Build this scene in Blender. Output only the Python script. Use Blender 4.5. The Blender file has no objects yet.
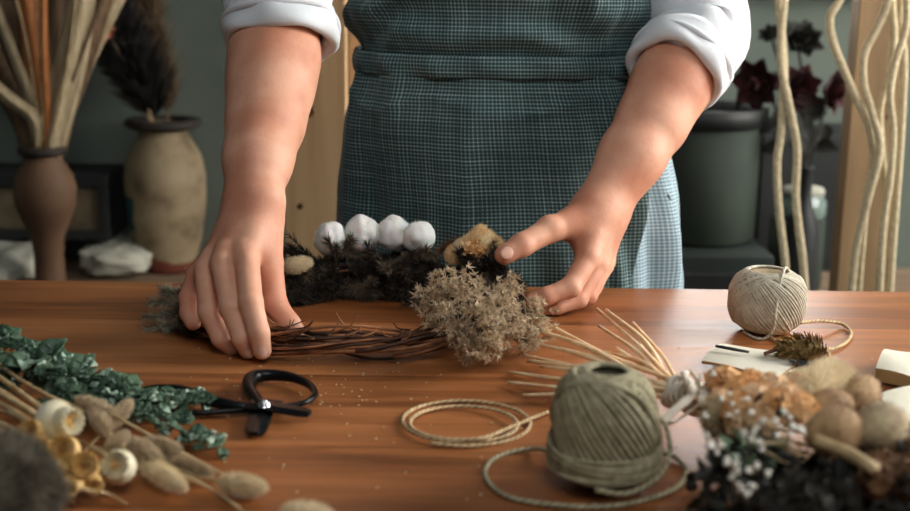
import bpy, math, random
import numpy as np
from mathutils import Vector, Matrix, noise
random.seed(7); RNG = np.random.default_rng(7)
C = bpy.context.scene.collection
PI = math.pi
TZ = 0.85                       # height of the table top
# ------------------------------------------------------------------ camera
FPX = 1264.0; CAM = np.array([0.0, -1.408, TZ + 0.36]); PITCH = math.radians(13); ROLL = math.radians(0.75)
_f = np.array([0, math.cos(PITCH), -math.sin(PITCH)]); _r = np.array([1.0, 0, 0]); _u = np.array([0, math.sin(PITCH), math.cos(PITCH)])
_r2 = _r * math.cos(ROLL) + _u * math.sin(ROLL); _u2 = -_r * math.sin(ROLL) + _u * math.cos(ROLL)
def ray(px, py): return _f * FPX + _r2 * (px - 455) + _u2 * (255.5 - py)
def az(px, py, z):              # the place at height z seen at this spot of the photograph
    d = ray(px, py); t = (z - CAM[2]) / d[2]; return CAM + d * t
def ay(px, py, y):              # the same at depth y
    d = ray(px, py); t = (y - CAM[1]) / d[1]; return CAM + d * t
cd = bpy.data.cameras.new('camera'); cam = bpy.data.objects.new('camera', cd); C.objects.link(cam)
M4 = Matrix(((_r2[0], _u2[0], -_f[0], CAM[0]), (_r2[1], _u2[1], -_f[1], CAM[1]), (_r2[2], _u2[2], -_f[2], CAM[2]), (0, 0, 0, 1)))
cam.matrix_world = M4
cd.sensor_width = 36; cd.lens = FPX / 910 * 36; cd.clip_start = 0.02
cd.dof.use_dof = True; cd.dof.focus_distance = 1.26; cd.dof.aperture_fstop = 4.6
bpy.context.scene.camera = cam

# ------------------------------------------------------------------ materials
def srgb(r, g, b):
    return tuple(((c / 255) / 12.92 if c / 255 <= 0.04045 else ((c / 255 + 0.055) / 1.055) ** 2.4) for c in (r, g, b)) + (1,)
class NT:
    def __init__(s, name):
        s.m = bpy.data.materials.new(name); s.m.use_nodes = True; s.t = s.m.node_tree; s.b = s.t.nodes['Principled BSDF']
    def n(s, ty, **k):
        x = s.t.nodes.new(ty)
        for a, v in k.items():
            if hasattr(x, a): setattr(x, a, v)
            else: x.inputs[a].default_value = v
        return x
    def l(s, a, b): s.t.links.new(a, b)
    def math(s, op, a, b=None, c=None):
        x = s.t.nodes.new('ShaderNodeMath'); x.operation = op
        for i, v in enumerate((a, b, c)):
            if v is None: continue
            if isinstance(v, (int, float)): x.inputs[i].default_value = v
            else: s.l(v, x.inputs[i])
        return x.outputs[0]
    def ramp(s, fac, stops):
        x = s.t.nodes.new('ShaderNodeValToRGB'); e = x.color_ramp.elements
        while len(e) < len(stops): e.new(0.5)
        for k, (p, c) in zip(e, stops): k.position = p; k.color = c
        s.l(fac, x.inputs[0]); return x.outputs[0]
def mat(name, c1, c2=None, scale=40, rough=0.8, bump=0.0, bscale=None, sss=0, metal=0, trans=0, detail=4, stretch=None, spec=None, tl=0):
    q = NT(name); b = q.b
    c2 = c2 or c1
    tc = q.n('ShaderNodeTexCoord'); src = tc.outputs['Object']
    if stretch:
        mp = q.n('ShaderNodeMapping'); mp.inputs['Scale'].default_value = stretch; q.l(src, mp.inputs[0]); src = mp.outputs[0]
    nz = q.n('ShaderNodeTexNoise', Scale=scale, Detail=detail); q.l(src, nz.inputs['Vector'])
    q.l(q.ramp(nz.outputs['Fac'], [(0.36, srgb(*c1)), (0.64, srgb(*c2))]), b.inputs['Base Color'])
    b.inputs['Roughness'].default_value = rough; b.inputs['Metallic'].default_value = metal
    if spec is not None: b.inputs['Specular IOR Level'].default_value = spec
    if bump:
        nb = q.n('ShaderNodeTexNoise', Scale=bscale or scale * 3, Detail=5); q.l(src, nb.inputs['Vector'])
        bp = q.n('ShaderNodeBump', Strength=bump, Distance=0.002); q.l(nb.outputs['Fac'], bp.inputs['Height']); q.l(bp.outputs[0], b.inputs['Normal'])
    if sss:
        b.inputs['Subsurface Weight'].default_value = sss; b.inputs['Subsurface Radius'].default_value = (0.012, 0.005, 0.003); b.inputs['Subsurface Scale'].default_value = 0.6
    if tl:
        o = q.t.nodes['Material Output']; tr = q.n('ShaderNodeBsdfTranslucent'); mx = q.n('ShaderNodeMixShader'); mx.inputs[0].default_value = tl
        tr.inputs[0].default_value = srgb(*c2); q.l(b.outputs[0], mx.inputs[1]); q.l(tr.outputs[0], mx.inputs[2]); q.l(mx.outputs[0], o.inputs['Surface'])
    return q.m
M = {}
def wood_table():
    q = NT('table_wood'); tc = q.n('ShaderNodeTexCoord'); sp = q.n('ShaderNodeSeparateXYZ'); q.l(tc.outputs['Object'], sp.inputs[0])
    row = q.math('FLOOR', q.math('MULTIPLY', sp.outputs[1], 1 / 0.085))
    off = q.math('MULTIPLY', row, 3.713)
    cb = q.n('ShaderNodeCombineXYZ'); q.l(q.math('ADD', sp.outputs[0], off), cb.inputs[0]); q.l(sp.outputs[1], cb.inputs[1]); q.l(off, cb.inputs[2])
    mp = q.n('ShaderNodeMapping'); mp.inputs['Scale'].default_value = (1.6, 22, 1); q.l(cb.outputs[0], mp.inputs[0])
    n1 = q.n('ShaderNodeTexNoise', Scale=2.2, Detail=7, Roughness=0.6, Distortion=0.6); q.l(mp.outputs[0], n1.inputs['Vector'])
    mp2 = q.n('ShaderNodeMapping'); mp2.inputs['Scale'].default_value = (6, 190, 1); q.l(cb.outputs[0], mp2.inputs[0])
    n2 = q.n('ShaderNodeTexNoise', Scale=2, Detail=4); q.l(mp2.outputs[0], n2.inputs['Vector'])
    wn = q.n('ShaderNodeTexWhiteNoise'); wn.noise_dimensions = '1D'; q.l(row, wn.inputs['W'])
    v = q.math('ADD', q.math('ADD', q.math('MULTIPLY', n1.outputs['Fac'], 0.72), q.math('MULTIPLY', n2.outputs['Fac'], 0.2)), q.math('MULTIPLY', wn.outputs['Value'], 0.16))
    q.l(q.ramp(v, [(0.3, srgb(86, 48, 22)), (0.48, srgb(140, 84, 44)), (0.62, srgb(168, 106, 60)), (0.8, srgb(190, 128, 78))]), q.b.inputs['Base Color'])
    q.l(q.math('ADD', q.math('MULTIPLY', n1.outputs['Fac'], 0.25), 0.27), q.b.inputs['Roughness'])
    bp = q.n('ShaderNodeBump', Strength=0.12, Distance=0.001); q.l(v, bp.inputs['Height']); q.l(bp.outputs[0], q.b.inputs['Normal'])
    return q.m
M['table'] = wood_table()
def check_mat(name, dark, mid, light, per=0.0043):
    q = NT(name); uv = q.n('ShaderNodeUVMap'); sp = q.n('ShaderNodeSeparateXYZ'); q.l(uv.outputs[0], sp.inputs[0]); tc = q.n('ShaderNodeTexCoord')
    a = q.math('SINE', q.math('MULTIPLY', sp.outputs[0], 2 * PI / per)); b = q.math('SINE', q.math('MULTIPLY', sp.outputs[1], 2 * PI / per))
    a = q.math('POWER', q.math('MULTIPLY_ADD', a, 0.5, 0.5), 3.0); b = q.math('POWER', q.math('MULTIPLY_ADD', b, 0.5, 0.5), 3.0)
    n1 = q.n('ShaderNodeTexNoise', Scale=1, Detail=2); mp = q.n('ShaderNodeMapping'); mp.inputs['Scale'].default_value = (400, 9, 1); q.l(uv.outputs[0], mp.inputs[0]); q.l(mp.outputs[0], n1.inputs['Vector'])
    n2 = q.n('ShaderNodeTexNoise', Scale=1, Detail=2); mp = q.n('ShaderNodeMapping'); mp.inputs['Scale'].default_value = (9, 400, 1); q.l(uv.outputs[0], mp.inputs[0]); q.l(mp.outputs[0], n2.inputs['Vector'])
    a = q.math('MULTIPLY', a, q.math('MULTIPLY', n1.outputs['Fac'], 1.5)); b = q.math('MULTIPLY', b, q.math('MULTIPLY', n2.outputs['Fac'], 1.8))
    nz = q.n('ShaderNodeTexNoise', Scale=9, Detail=5); q.l(tc.outputs['Object'], nz.inputs['Vector'])
    v = q.math('ADD', q.math('MULTIPLY', q.math('ADD', a, b), 0.55), q.math('MULTIPLY', q.math('SUBTRACT', nz.outputs['Fac'], 0.5), 0.35))
    q.l(q.ramp(v, [(0.0, srgb(*dark)), (0.35, srgb(*mid)), (1.0, srgb(*light))]), q.b.inputs['Base Color'])
    q.b.inputs['Roughness'].default_value = 0.85; q.b.inputs['Sheen Weight'].default_value = 0.25; q.b.inputs['Sheen Roughness'].default_value = 0.4
    n3 = q.n('ShaderNodeTexNoise', Scale=500, Detail=2); q.l(tc.outputs['Object'], n3.inputs['Vector'])
    bp = q.n('ShaderNodeBump', Strength=0.3, Distance=0.001); q.l(n3.outputs['Fac'], bp.inputs['Height']); q.l(bp.outputs[0], q.b.inputs['Normal'])
    return q.m
M['apron'] = check_mat('apron_check', (26, 47, 48), (54, 82, 83), (164, 192, 190))
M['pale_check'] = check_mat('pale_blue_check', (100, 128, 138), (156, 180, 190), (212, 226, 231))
def twine_mat(name, c1, c2, pitch, amt=0.3):
    q = NT(name); uv = q.n('ShaderNodeUVMap'); sp = q.n('ShaderNodeSeparateXYZ'); q.l(uv.outputs[0], sp.inputs[0])
    w = q.math('SINE', q.math('ADD', q.math('MULTIPLY', sp.outputs[0], 2 * PI * 2), q.math('MULTIPLY', sp.outputs[1], 2 * PI / pitch)))
    w = q.math('MULTIPLY_ADD', w, 0.5, 0.5)
    nz = q.n('ShaderNodeTexNoise', Scale=160, Detail=4); tc = q.n('ShaderNodeTexCoord'); q.l(tc.outputs['Object'], nz.inputs['Vector'])
    v = q.math('ADD', q.math('MULTIPLY', w, amt), q.math('MULTIPLY', nz.outputs['Fac'], 0.95 - amt))
    q.l(q.ramp(v, [(0.25, srgb(*c1)), (0.7, srgb(*c2))]), q.b.inputs['Base Color']); q.b.inputs['Roughness'].default_value = 0.9
    bp = q.n('ShaderNodeBump', Strength=0.4, Distance=0.0006); q.l(v, bp.inputs['Height']); q.l(bp.outputs[0], q.b.inputs['Normal'])
    return q.m
M['jute'] = twine_mat('grey_green_jute', (112, 104, 78), (188, 180, 148), 0.006)
M['cotton_twine'] = twine_mat('cream_cotton_twine', (158, 150, 128), (222, 216, 198), 0.006)
M['tan_twine'] = twine_mat('tan_twine', (150, 122, 84), (216, 190, 148), 0.006)
M['cord'] = twine_mat('macrame_cord', (166, 150, 118), (206, 192, 158), 0.02, 0.1)
M['skin'] = mat('skin', (198, 134, 106), (224, 170, 142), 16, 0.55, 0.14, 260, sss=0.2, spec=0.35)
M['nail'] = mat('nail', (222, 168, 148), (228, 178, 160), 30, 0.28, sss=0.15)
M['shirt'] = mat('white_shirt', (216, 222, 226), (230, 234, 238), 12, 0.85, 0.15, 500)
M['trousers'] = mat('pale_denim', (120, 145, 160), (150, 172, 184), 30, 0.9, 0.3, 500)
M['hair'] = mat('brown_hair', (48, 30, 20), (76, 50, 34), 8, 0.5, 0.5, 120)
M['shoe'] = mat('dark_leather', (30, 26, 24), (42, 36, 32), 20, 0.5)
M['eye_white'] = mat('eye_white', (230, 228, 224), rough=0.2); M['iris'] = mat('brown_iris', (60, 36, 20), rough=0.2)
M['lip'] = mat('lips', (176, 96, 84), (186, 106, 94), 40, 0.4)
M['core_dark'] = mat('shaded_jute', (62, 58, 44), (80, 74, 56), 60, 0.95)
M['wall'] = mat('grey_green_plaster', (92, 102, 94), (106, 115, 105), 3, 0.92, 0.1, 60)
M['floor'] = mat('dark_floorboards', (52, 44, 38), (74, 62, 52), 4, 0.6, stretch=(1, 9, 1))
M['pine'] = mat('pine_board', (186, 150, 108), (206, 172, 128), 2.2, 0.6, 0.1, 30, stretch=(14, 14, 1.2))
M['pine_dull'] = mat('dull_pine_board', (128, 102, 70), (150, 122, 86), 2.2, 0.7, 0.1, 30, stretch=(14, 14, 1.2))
M['knot'] = mat('knot_wood', (104, 68, 40), (132, 92, 58), 30, 0.6)
M['shelf'] = mat('weathered_shelf_board', (120, 100, 80), (150, 128, 104), 3, 0.7, stretch=(1, 12, 1))
M['terracotta'] = mat('brown_clay', (88, 62, 42), (114, 84, 58), 9, 0.7, 0.25, 60)
M['dark_rim'] = mat('charred_rim', (34, 28, 24), (52, 42, 34), 20, 0.7)
M['box'] = mat('wicker_panel', (84, 72, 54), (104, 90, 68), 40, 0.85, 0.4, 120)
M['black'] = mat('black_paint', (18, 22, 22), (28, 32, 32), 10, 0.6)
M['paper'] = mat('crumpled_paper', (150, 150, 136), (188, 186, 170), 14, 0.9)
M['olive_pot'] = mat('olive_glaze', (36, 46, 38), (48, 58, 46), 6, 0.85, 0.1, 30)
M['dark_rose'] = mat('dried_dark_rose', (46, 18, 22), (78, 32, 36), 30, 0.85)
M['dark_stem'] = mat('dark_stem', (26, 28, 24), (40, 40, 32), 30, 0.8)
M['dark_plume'] = mat('dark_brown_plume', (20, 17, 15), (34, 28, 24), 20, 0.9)
M['pinkdry'] = mat('dusty_pink_petals', (196, 120, 92), (216, 150, 122), 30, 0.8)
M['sack'] = mat('dark_box_paint', (26, 34, 32), (36, 46, 42), 6, 0.7)
def glassy(name, c, rough=0.1, t=0.9):
    q = NT(name); q.b.inputs['Base Color'].default_value = srgb(*c); q.b.inputs['Roughness'].default_value = rough; q.b.inputs['Transmission Weight'].default_value = t; return q.m
M['glass'] = glassy('jar_glass', (190, 215, 205), 0.15, 0.7)
M['iron'] = mat('black_iron', (16, 18, 20), (26, 28, 30), 60, 0.32, 0.1, 300, metal=0.6)
M['steel'] = mat('steel', (190, 192, 196), rough=0.25, metal=1)
M['twig'] = mat('twig_bark', (92, 54, 32), (176, 118, 76), 30, 0.6, 0.3, 300)
M['twig_dark'] = mat('dark_twig_bark', (44, 26, 18), (92, 58, 38), 30, 0.65, 0.3, 300)
M['heather'] = mat('dark_heather', (24, 20, 17), (66, 56, 44), 50, 0.9)
M['heather_mid'] = mat('grey_brown_heather', (70, 62, 50), (124, 112, 92), 50, 0.9)
M['heather_pale'] = mat('grey_green_heather', (110, 106, 88), (186, 178, 156), 60, 0.9)
M['plume'] = mat('beige_reed_plume', (150, 126, 98), (226, 208, 178), 60, 0.9, tl=0.2)
M['cotton'] = mat('cotton_wool', (236, 237, 232), (245, 246, 242), 30, 0.95, 0.35, 120, sss=0.3)
M['husk'] = mat('cotton_husk', (66, 40, 30), (104, 66, 46), 40, 0.8)
M['tanfl'] = mat('tan_dried_petals', (234, 200, 146), (250, 230, 188), 60, 0.8, tl=0.25)
M['bunny'] = mat('bunny_tail_cream', (224, 206, 168), (240, 226, 196), 60, 0.9, tl=0.2)
M['bunny_grey'] = mat('bunny_tail_taupe', (178, 156, 124), (206, 188, 158), 60, 0.9, tl=0.15)
M['straw'] = mat('straw_stem', (232, 190, 138), (250, 224, 184), 50, 0.5, stretch=(1, 1, 1))
M['stem_beige'] = mat('beige_stem', (158, 132, 92), (200, 176, 134), 50, 0.6)
M['leaf'] = mat('grey_green_leaf', (44, 70, 52), (92, 120, 94), 45, 0.5, 0.2, 200, tl=0.15)
M['leaf_pale'] = mat('leaf_silver_edge', (150, 174, 154), (176, 196, 176), 30, 0.5)
M['leaf_stem'] = mat('green_stem', (84, 104, 78), (112, 130, 96), 30, 0.6)
M['white_petal'] = mat('white_strawflower_petals', (232, 222, 186), (248, 242, 220), 50, 0.5, tl=0.25)
M['yellow_petal'] = mat('yellow_strawflower_petals', (232, 188, 110), (248, 222, 160), 60, 0.55, tl=0.25)
M['fl_centre'] = mat('flower_centre', (176, 120, 56), (206, 156, 84), 80, 0.85)
M['orange_fl'] = mat('orange_dried_florets', (222, 166, 104), (240, 200, 148), 60, 0.85, tl=0.2)
M['peach_fl'] = mat('peach_dried_florets', (224, 186, 142), (244, 216, 180), 60, 0.85, tl=0.2)
M['baby'] = mat('white_tiny_blossom', (236, 232, 220), (246, 244, 236), 50, 0.8)
M['pod'] = mat('tan_seed_pod', (132, 102, 70), (176, 144, 104), 50, 0.8, 0.3, 200)
M['pod_grey'] = mat('grey_tan_pod', (142, 124, 96), (180, 162, 128), 50, 0.8, 0.3, 200)
M['dark_leaf'] = mat('dark_dried_leaf', (22, 22, 18), (44, 42, 32), 40, 0.8)
M['brown_fl'] = mat('brown_dried_florets', (92, 66, 44), (134, 98, 66), 60, 0.85)
M['fur'] = mat('grey_fuzzy_bloom', (78, 72, 60), (146, 138, 120), 40, 0.95)
M['ribbon'] = mat('ivory_fabric', (222, 212, 194), (238, 230, 216), 30, 0.85, tl=0.2)
M['card'] = mat('ivory_card', (214, 210, 190), (226, 222, 204), 10, 0.75)
M['kraft'] = mat('kraft_edge', (170, 140, 92), (190, 160, 110), 20, 0.8)
M['moss'] = mat('dried_mossy_bud', (112, 90, 50), (178, 150, 92), 70, 0.85)
M['palm_cream'] = mat('cream_dried_leaf', (168, 148, 112), (204, 186, 150), 6, 0.7, stretch=(30, 30, 2), tl=0.15)
M['palm_brown'] = mat('brown_dried_leaf', (78, 58, 38), (118, 92, 62), 6, 0.7, stretch=(30, 30, 2))
M['palm_orange'] = mat('orange_dried_leaf', (168, 98, 48), (200, 130, 72), 6, 0.7, stretch=(30, 30, 2))
def pot_painted():
    q = NT('weathered_cream_paint'); tc = q.n('ShaderNodeTexCoord'); sp = q.n('ShaderNodeSeparateXYZ'); q.l(tc.outputs['Object'], sp.inputs[0])
    nz = q.n('ShaderNodeTexNoise', Scale=16, Detail=5); q.l(tc.outputs['Object'], nz.inputs['Vector'])
    base = q.ramp(nz.outputs['Fac'], [(0.3, srgb(92, 76, 54)), (0.5, srgb(146, 128, 98)), (0.7, srgb(164, 148, 118))])
    # teal patch on the left flank, red clay showing at the foot
    mk = q.math('MULTIPLY', q.math('LESS_THAN', q.math('ADD', sp.outputs[0], q.math('MULTIPLY', nz.outputs['Fac'], 0.03)), -0.036), q.math('COMPARE', sp.outputs[2], 0.125, 0.035))
    m1 = q.n('ShaderNodeMix'); m1.data_type = 'RGBA'; q.l(mk, m1.inputs['Factor']); q.l(base, m1.inputs[6]); m1.inputs[7].default_value = srgb(26, 74, 76)
    mk2 = q.math('LESS_THAN', q.math('ADD', sp.outputs[2], q.math('MULTIPLY', nz.outputs['Fac'], 0.06)), 0.06)
    m2 = q.n('ShaderNodeMix'); m2.data_type = 'RGBA'; q.l(mk2, m2.inputs['Factor']); q.l(m1.outputs[2], m2.inputs[6]); m2.inputs[7].default_value = srgb(116, 58, 40)
    q.l(m2.outputs[2], q.b.inputs['Base Color']); q.b.inputs['Roughness'].default_value = 0.75; return q.m
M['painted'] = pot_painted()

# ------------------------------------------------------------------ mesh building
def nv(v):
    v = np.asarray(v, float); n = np.linalg.norm(v); return v / n if n > 1e-12 else np.array([0, 0, 1.0])
def perp(v):
    v = nv(v); a = np.array([0, 0, 1.0]) if abs(v[2]) < 0.9 else np.array([1.0, 0, 0])
    x = nv(np.cross(a, v)); return x, np.cross(v, x)
def spline(pts, n=8):
    P = [np.asarray(p, float) for p in pts]
    if len(P) < 3: return [P[0] + (P[-1] - P[0]) * t for t in np.linspace(0, 1, n + 1)]
    Q = [2 * P[0] - P[1]] + P + [2 * P[-1] - P[-2]]; out = []
    for i in range(1, len(Q) - 2):
        for j in range(n):
            t = j / n; a, b, c, d = Q[i - 1], Q[i], Q[i + 1], Q[i + 2]
            out.append(0.5 * ((2 * b) + (-a + c) * t + (2 * a - 5 * b + 4 * c - d) * t * t + (-a + 3 * b - 3 * c + d) * t ** 3))
    out.append(P[-1]); return out
class MB:
    def __init__(s): s.v = []; s.f = []; s.m = []; s.uv = []; s.n = 0; s.hasuv = False
    def add(s, V, F, mi=0, UV=None):
        V = np.asarray(V, float).reshape(-1, 3); s.v.append(V)
        s.uv.append(np.zeros((len(V), 2)) if UV is None else np.asarray(UV, float)); s.hasuv |= UV is not None
        k = s.n; s.f += [tuple(int(i) + k for i in f) for f in F]; s.m += [mi] * len(F); s.n += len(V); return s
    def grid(s, G, cu=False, cv=False, mi=0, UV=None):    # G[m][n]
        G = np.asarray(G, float); m, n = G.shape[:2]; F = []
        for i in range(m if cu else m - 1):
            for j in range(n if cv else n - 1):
                a, b = i, (i + 1) % m; c, d = j, (j + 1) % n
                F.append((a * n + c, a * n + d, b * n + d, b * n + c))
        return s.add(G.reshape(-1, 3), F, mi, None if UV is None else np.asarray(UV).reshape(-1, 2))
    def tube(s, pts, r, n=6, closed=False, mi=0, uv=False, flat=1.0, fn=None, up=None):
        P = np.array([np.asarray(p, float) for p in pts]); m = len(P)
        R = np.full(m, r, float) if np.isscalar(r) else np.interp(np.linspace(0, 1, m), np.linspace(0, 1, len(r)), r)
        T = np.roll(P, -1, 0) - np.roll(P, 1, 0) if closed else np.gradient(P, axis=0)
        x, y = perp(T[0])
        if up is not None: y = nv(np.asarray(up) - nv(T[0]) * np.dot(up, nv(T[0]))); x = np.cross(y, nv(T[0]))
        G = []; UV = []; L = 0; k = n + 1 if uv else n
        for i in range(m):
            t = nv(T[i]); x = nv(x - t * np.dot(x, t)); y = np.cross(t, x)
            if i: L += np.linalg.norm(P[i] - P[i - 1])
            a = np.arange(k) * 2 * PI / n
            rr = R[i] * (fn(i / (m - 1), a) if fn else 1)
            G.append(P[i] + np.outer(np.cos(a) * rr, x) + np.outer(np.sin(a) * rr * flat, y)); UV.append([(j / n, L) for j in range(k)])
        base = s.n
        s.grid(G, cu=closed, cv=not uv, mi=mi, UV=UV if uv else None)
        if not closed:
            s.f.append(tuple(base + j for j in range(k))[::-1]); s.f.append(tuple(base + (m - 1) * k + j for j in range(k))); s.m += [mi, mi]
        return s
    def spin(s, a, b, prof, n=16, mi=0, fn=None):   # profile (t along a..b, radius)
        a = np.asarray(a, float); b = np.asarray(b, float); x, y = perp(b - a); G = []
        for t, r in prof:
            q = np.arange(n) * 2 * PI / n; rr = r * (fn(t, q) if fn else 1); G.append(a + (b - a) * t + np.outer(np.cos(q) * rr, x) + np.outer(np.sin(q) * rr, y))
        base = s.n; s.grid(G, cv=True, mi=mi)
        s.f.append(tuple(base + j for j in range(n))); s.f.append(tuple(base + (len(prof) - 1) * n + j for j in range(n))[::-1]); s.m += [mi, mi]; return s
    def egg(s, a, b, r, n=14, k=9, skew=0.0, mi=0, fn=None):
        pr = []
        for i in range(k + 1):
            t = i / k; u = t ** (1 + skew); pr.append((0.5 - 0.5 * math.cos(PI * t), max(r * math.sin(PI * u), r * 0.02)))
        return s.spin(a, b, pr, n, mi, fn)
    def ball(s, c, r, n=12, k=8, mi=0): c = np.asarray(c, float); r3 = np.array([0, 0, r]); return s.egg(c - r3, c + r3, r, n, k, mi=mi)
    def box(s, lo, hi, bev=0.0, mi=0):
        lo = np.asarray(lo, float); hi = np.asarray(hi, float); c = (lo + hi) / 2; h = (hi - lo) / 2; b = min(bev, *(h * 0.9))
        import bmesh
        bm = bmesh.new(); bmesh.ops.create_cube(bm, size=2)
        for v in bm.verts: v.co = Vector((v.co.x * h[0] + c[0], v.co.y * h[1] + c[1], v.co.z * h[2] + c[2]))
        if b > 0: bmesh.ops.bevel(bm, geom=list(bm.edges), offset=b, segments=2, affect='EDGES', profile=0.5)
        bm.verts.index_update(); s.add([tuple(v.co) for v in bm.verts], [[v.index for v in f.verts] for f in bm.faces], mi); bm.free(); return s
    def blades(s, B, D, L, W, mi=0):      # thin pointed hairs and needles
        B = np.asarray(B, float); D = np.asarray(D, float); D = D / np.maximum(np.linalg.norm(D, axis=1, keepdims=True), 1e-9); n = len(B)
        L = np.broadcast_to(L, n)[:, None]; W = np.broadcast_to(W, n)[:, None]
        S = np.cross(D, RNG.normal(size=(n, 3))); S /= np.maximum(np.linalg.norm(S, axis=1, keepdims=True), 1e-9)
        V = np.stack([B - S * W / 2, B + S * W / 2, B + D * L * 0.55 + S * W * 0.3, B + D * L], 1).reshape(-1, 3)
        i = np.arange(n) * 4
        return s.add(V, np.stack([i, i + 1, i + 2, i + 3], 1).tolist(), mi)
    def leaf(s, base, d, up, L, W, bend=0.2, cup=0.3, n=6, mi=0, tip=1.0, wave=0.0):
        d = nv(d); sd = nv(np.cross(d, up)); u = np.cross(sd, d); base = np.asarray(base, float); G = []
        for i in range(n + 1):
            t = i / n; w = W / 2 * (math.sin(PI * min(1, t ** 0.75)) ** tip + 0.04); c = base + d * L * t * (1 - 0.25 * abs(bend) * t) - u * L * bend * t * t
            G.append([c + sd * w * q + u * abs(q) ** 1.5 * w * cup + u * wave * W * math.sin(9 * t + 3 * q) for q in (-1, -0.5, 0, 0.5, 1)])
        return s.grid(G, mi=mi)
    def obj(s, name, mats, parent=None, loc=None, smooth=True, angle=None):
        me = bpy.data.meshes.new(name); V = np.concatenate(s.v) if s.v else np.zeros((0, 3))
        off = np.zeros(3)
        if parent is not None and parent.name in ('wreath', 'dried_bouquet'): V[:, 2] = np.maximum(V[:, 2], TZ + 0.0006)
        if parent is not None:
            p = parent
            while p is not None: off = off + np.array(p.location); p = p.parent
        elif loc is not None: off = np.asarray(loc, float)
        me.from_pydata((V - off).tolist(), [], s.f)
        mats = mats if isinstance(mats, (list, tuple)) else [mats]
        for k in mats: me.materials.append(M[k] if isinstance(k, str) else k)
        me.polygons.foreach_set('material_index', s.m); me.polygons.foreach_set('use_smooth', [smooth] * len(me.polygons))
        if s.hasuv:
            U = np.concatenate(s.uv); lay = me.uv_layers.new(name='UVMap'); idx = np.zeros(len(me.loops), int); me.loops.foreach_get('vertex_index', idx)
            lay.data.foreach_set('uv', U[idx].reshape(-1))
        if angle: me.set_sharp_from_angle(angle=math.radians(angle))
        me.validate(); me.update()
        o = bpy.data.objects.new(name, me); C.objects.link(o)
        if parent is not None: o.parent = parent
        elif loc is not None: o.location = tuple(float(q) for q in loc)
        return o
def tag(o, label, cat=None, group=None, kind=None):
    if label: o['label'] = label
    if cat: o['category'] = cat
    if group: o['group'] = group
    if kind: o['kind'] = kind
    return o
def thing(name, label, cat, loc, group=None):
    o = bpy.data.objects.new(name, None); C.objects.link(o); o.location = tuple(float(q) for q in loc); o.empty_display_size = 0.02
    return tag(o, label, cat, group)
def struct(name, mb, m, loc=(0, 0, 0), **k): return tag(mb.obj(name, m, loc=loc, smooth=False, **k), None, kind='structure')
def rv(s=1.0): return RNG.normal(size=3) * s
def sph(n):
    v = RNG.normal(size=(n, 3)); return v / np.linalg.norm(v, axis=1, keepdims=True)
def egg_surface(a, b, r, n, skew=0.0):
    a = np.asarray(a, float); b = np.asarray(b, float); x, y = perp(b - a)
    t = np.arccos(1 - 2 * RNG.random(n)) / PI; q = RNG.random(n) * 2 * PI; rr = r * np.sin(PI * t ** (1 + skew)); al = 0.5 - 0.5 * np.cos(PI * t)
    nr = np.outer(np.cos(q), x) + np.outer(np.sin(q), y)
    B = a + np.outer(al, b - a) + nr * rr[:, None]; L = np.linalg.norm(b - a)
    N = nr * np.sin(PI * t)[:, None] - np.outer(np.cos(PI * t), nv(b - a)); return B, N

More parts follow.
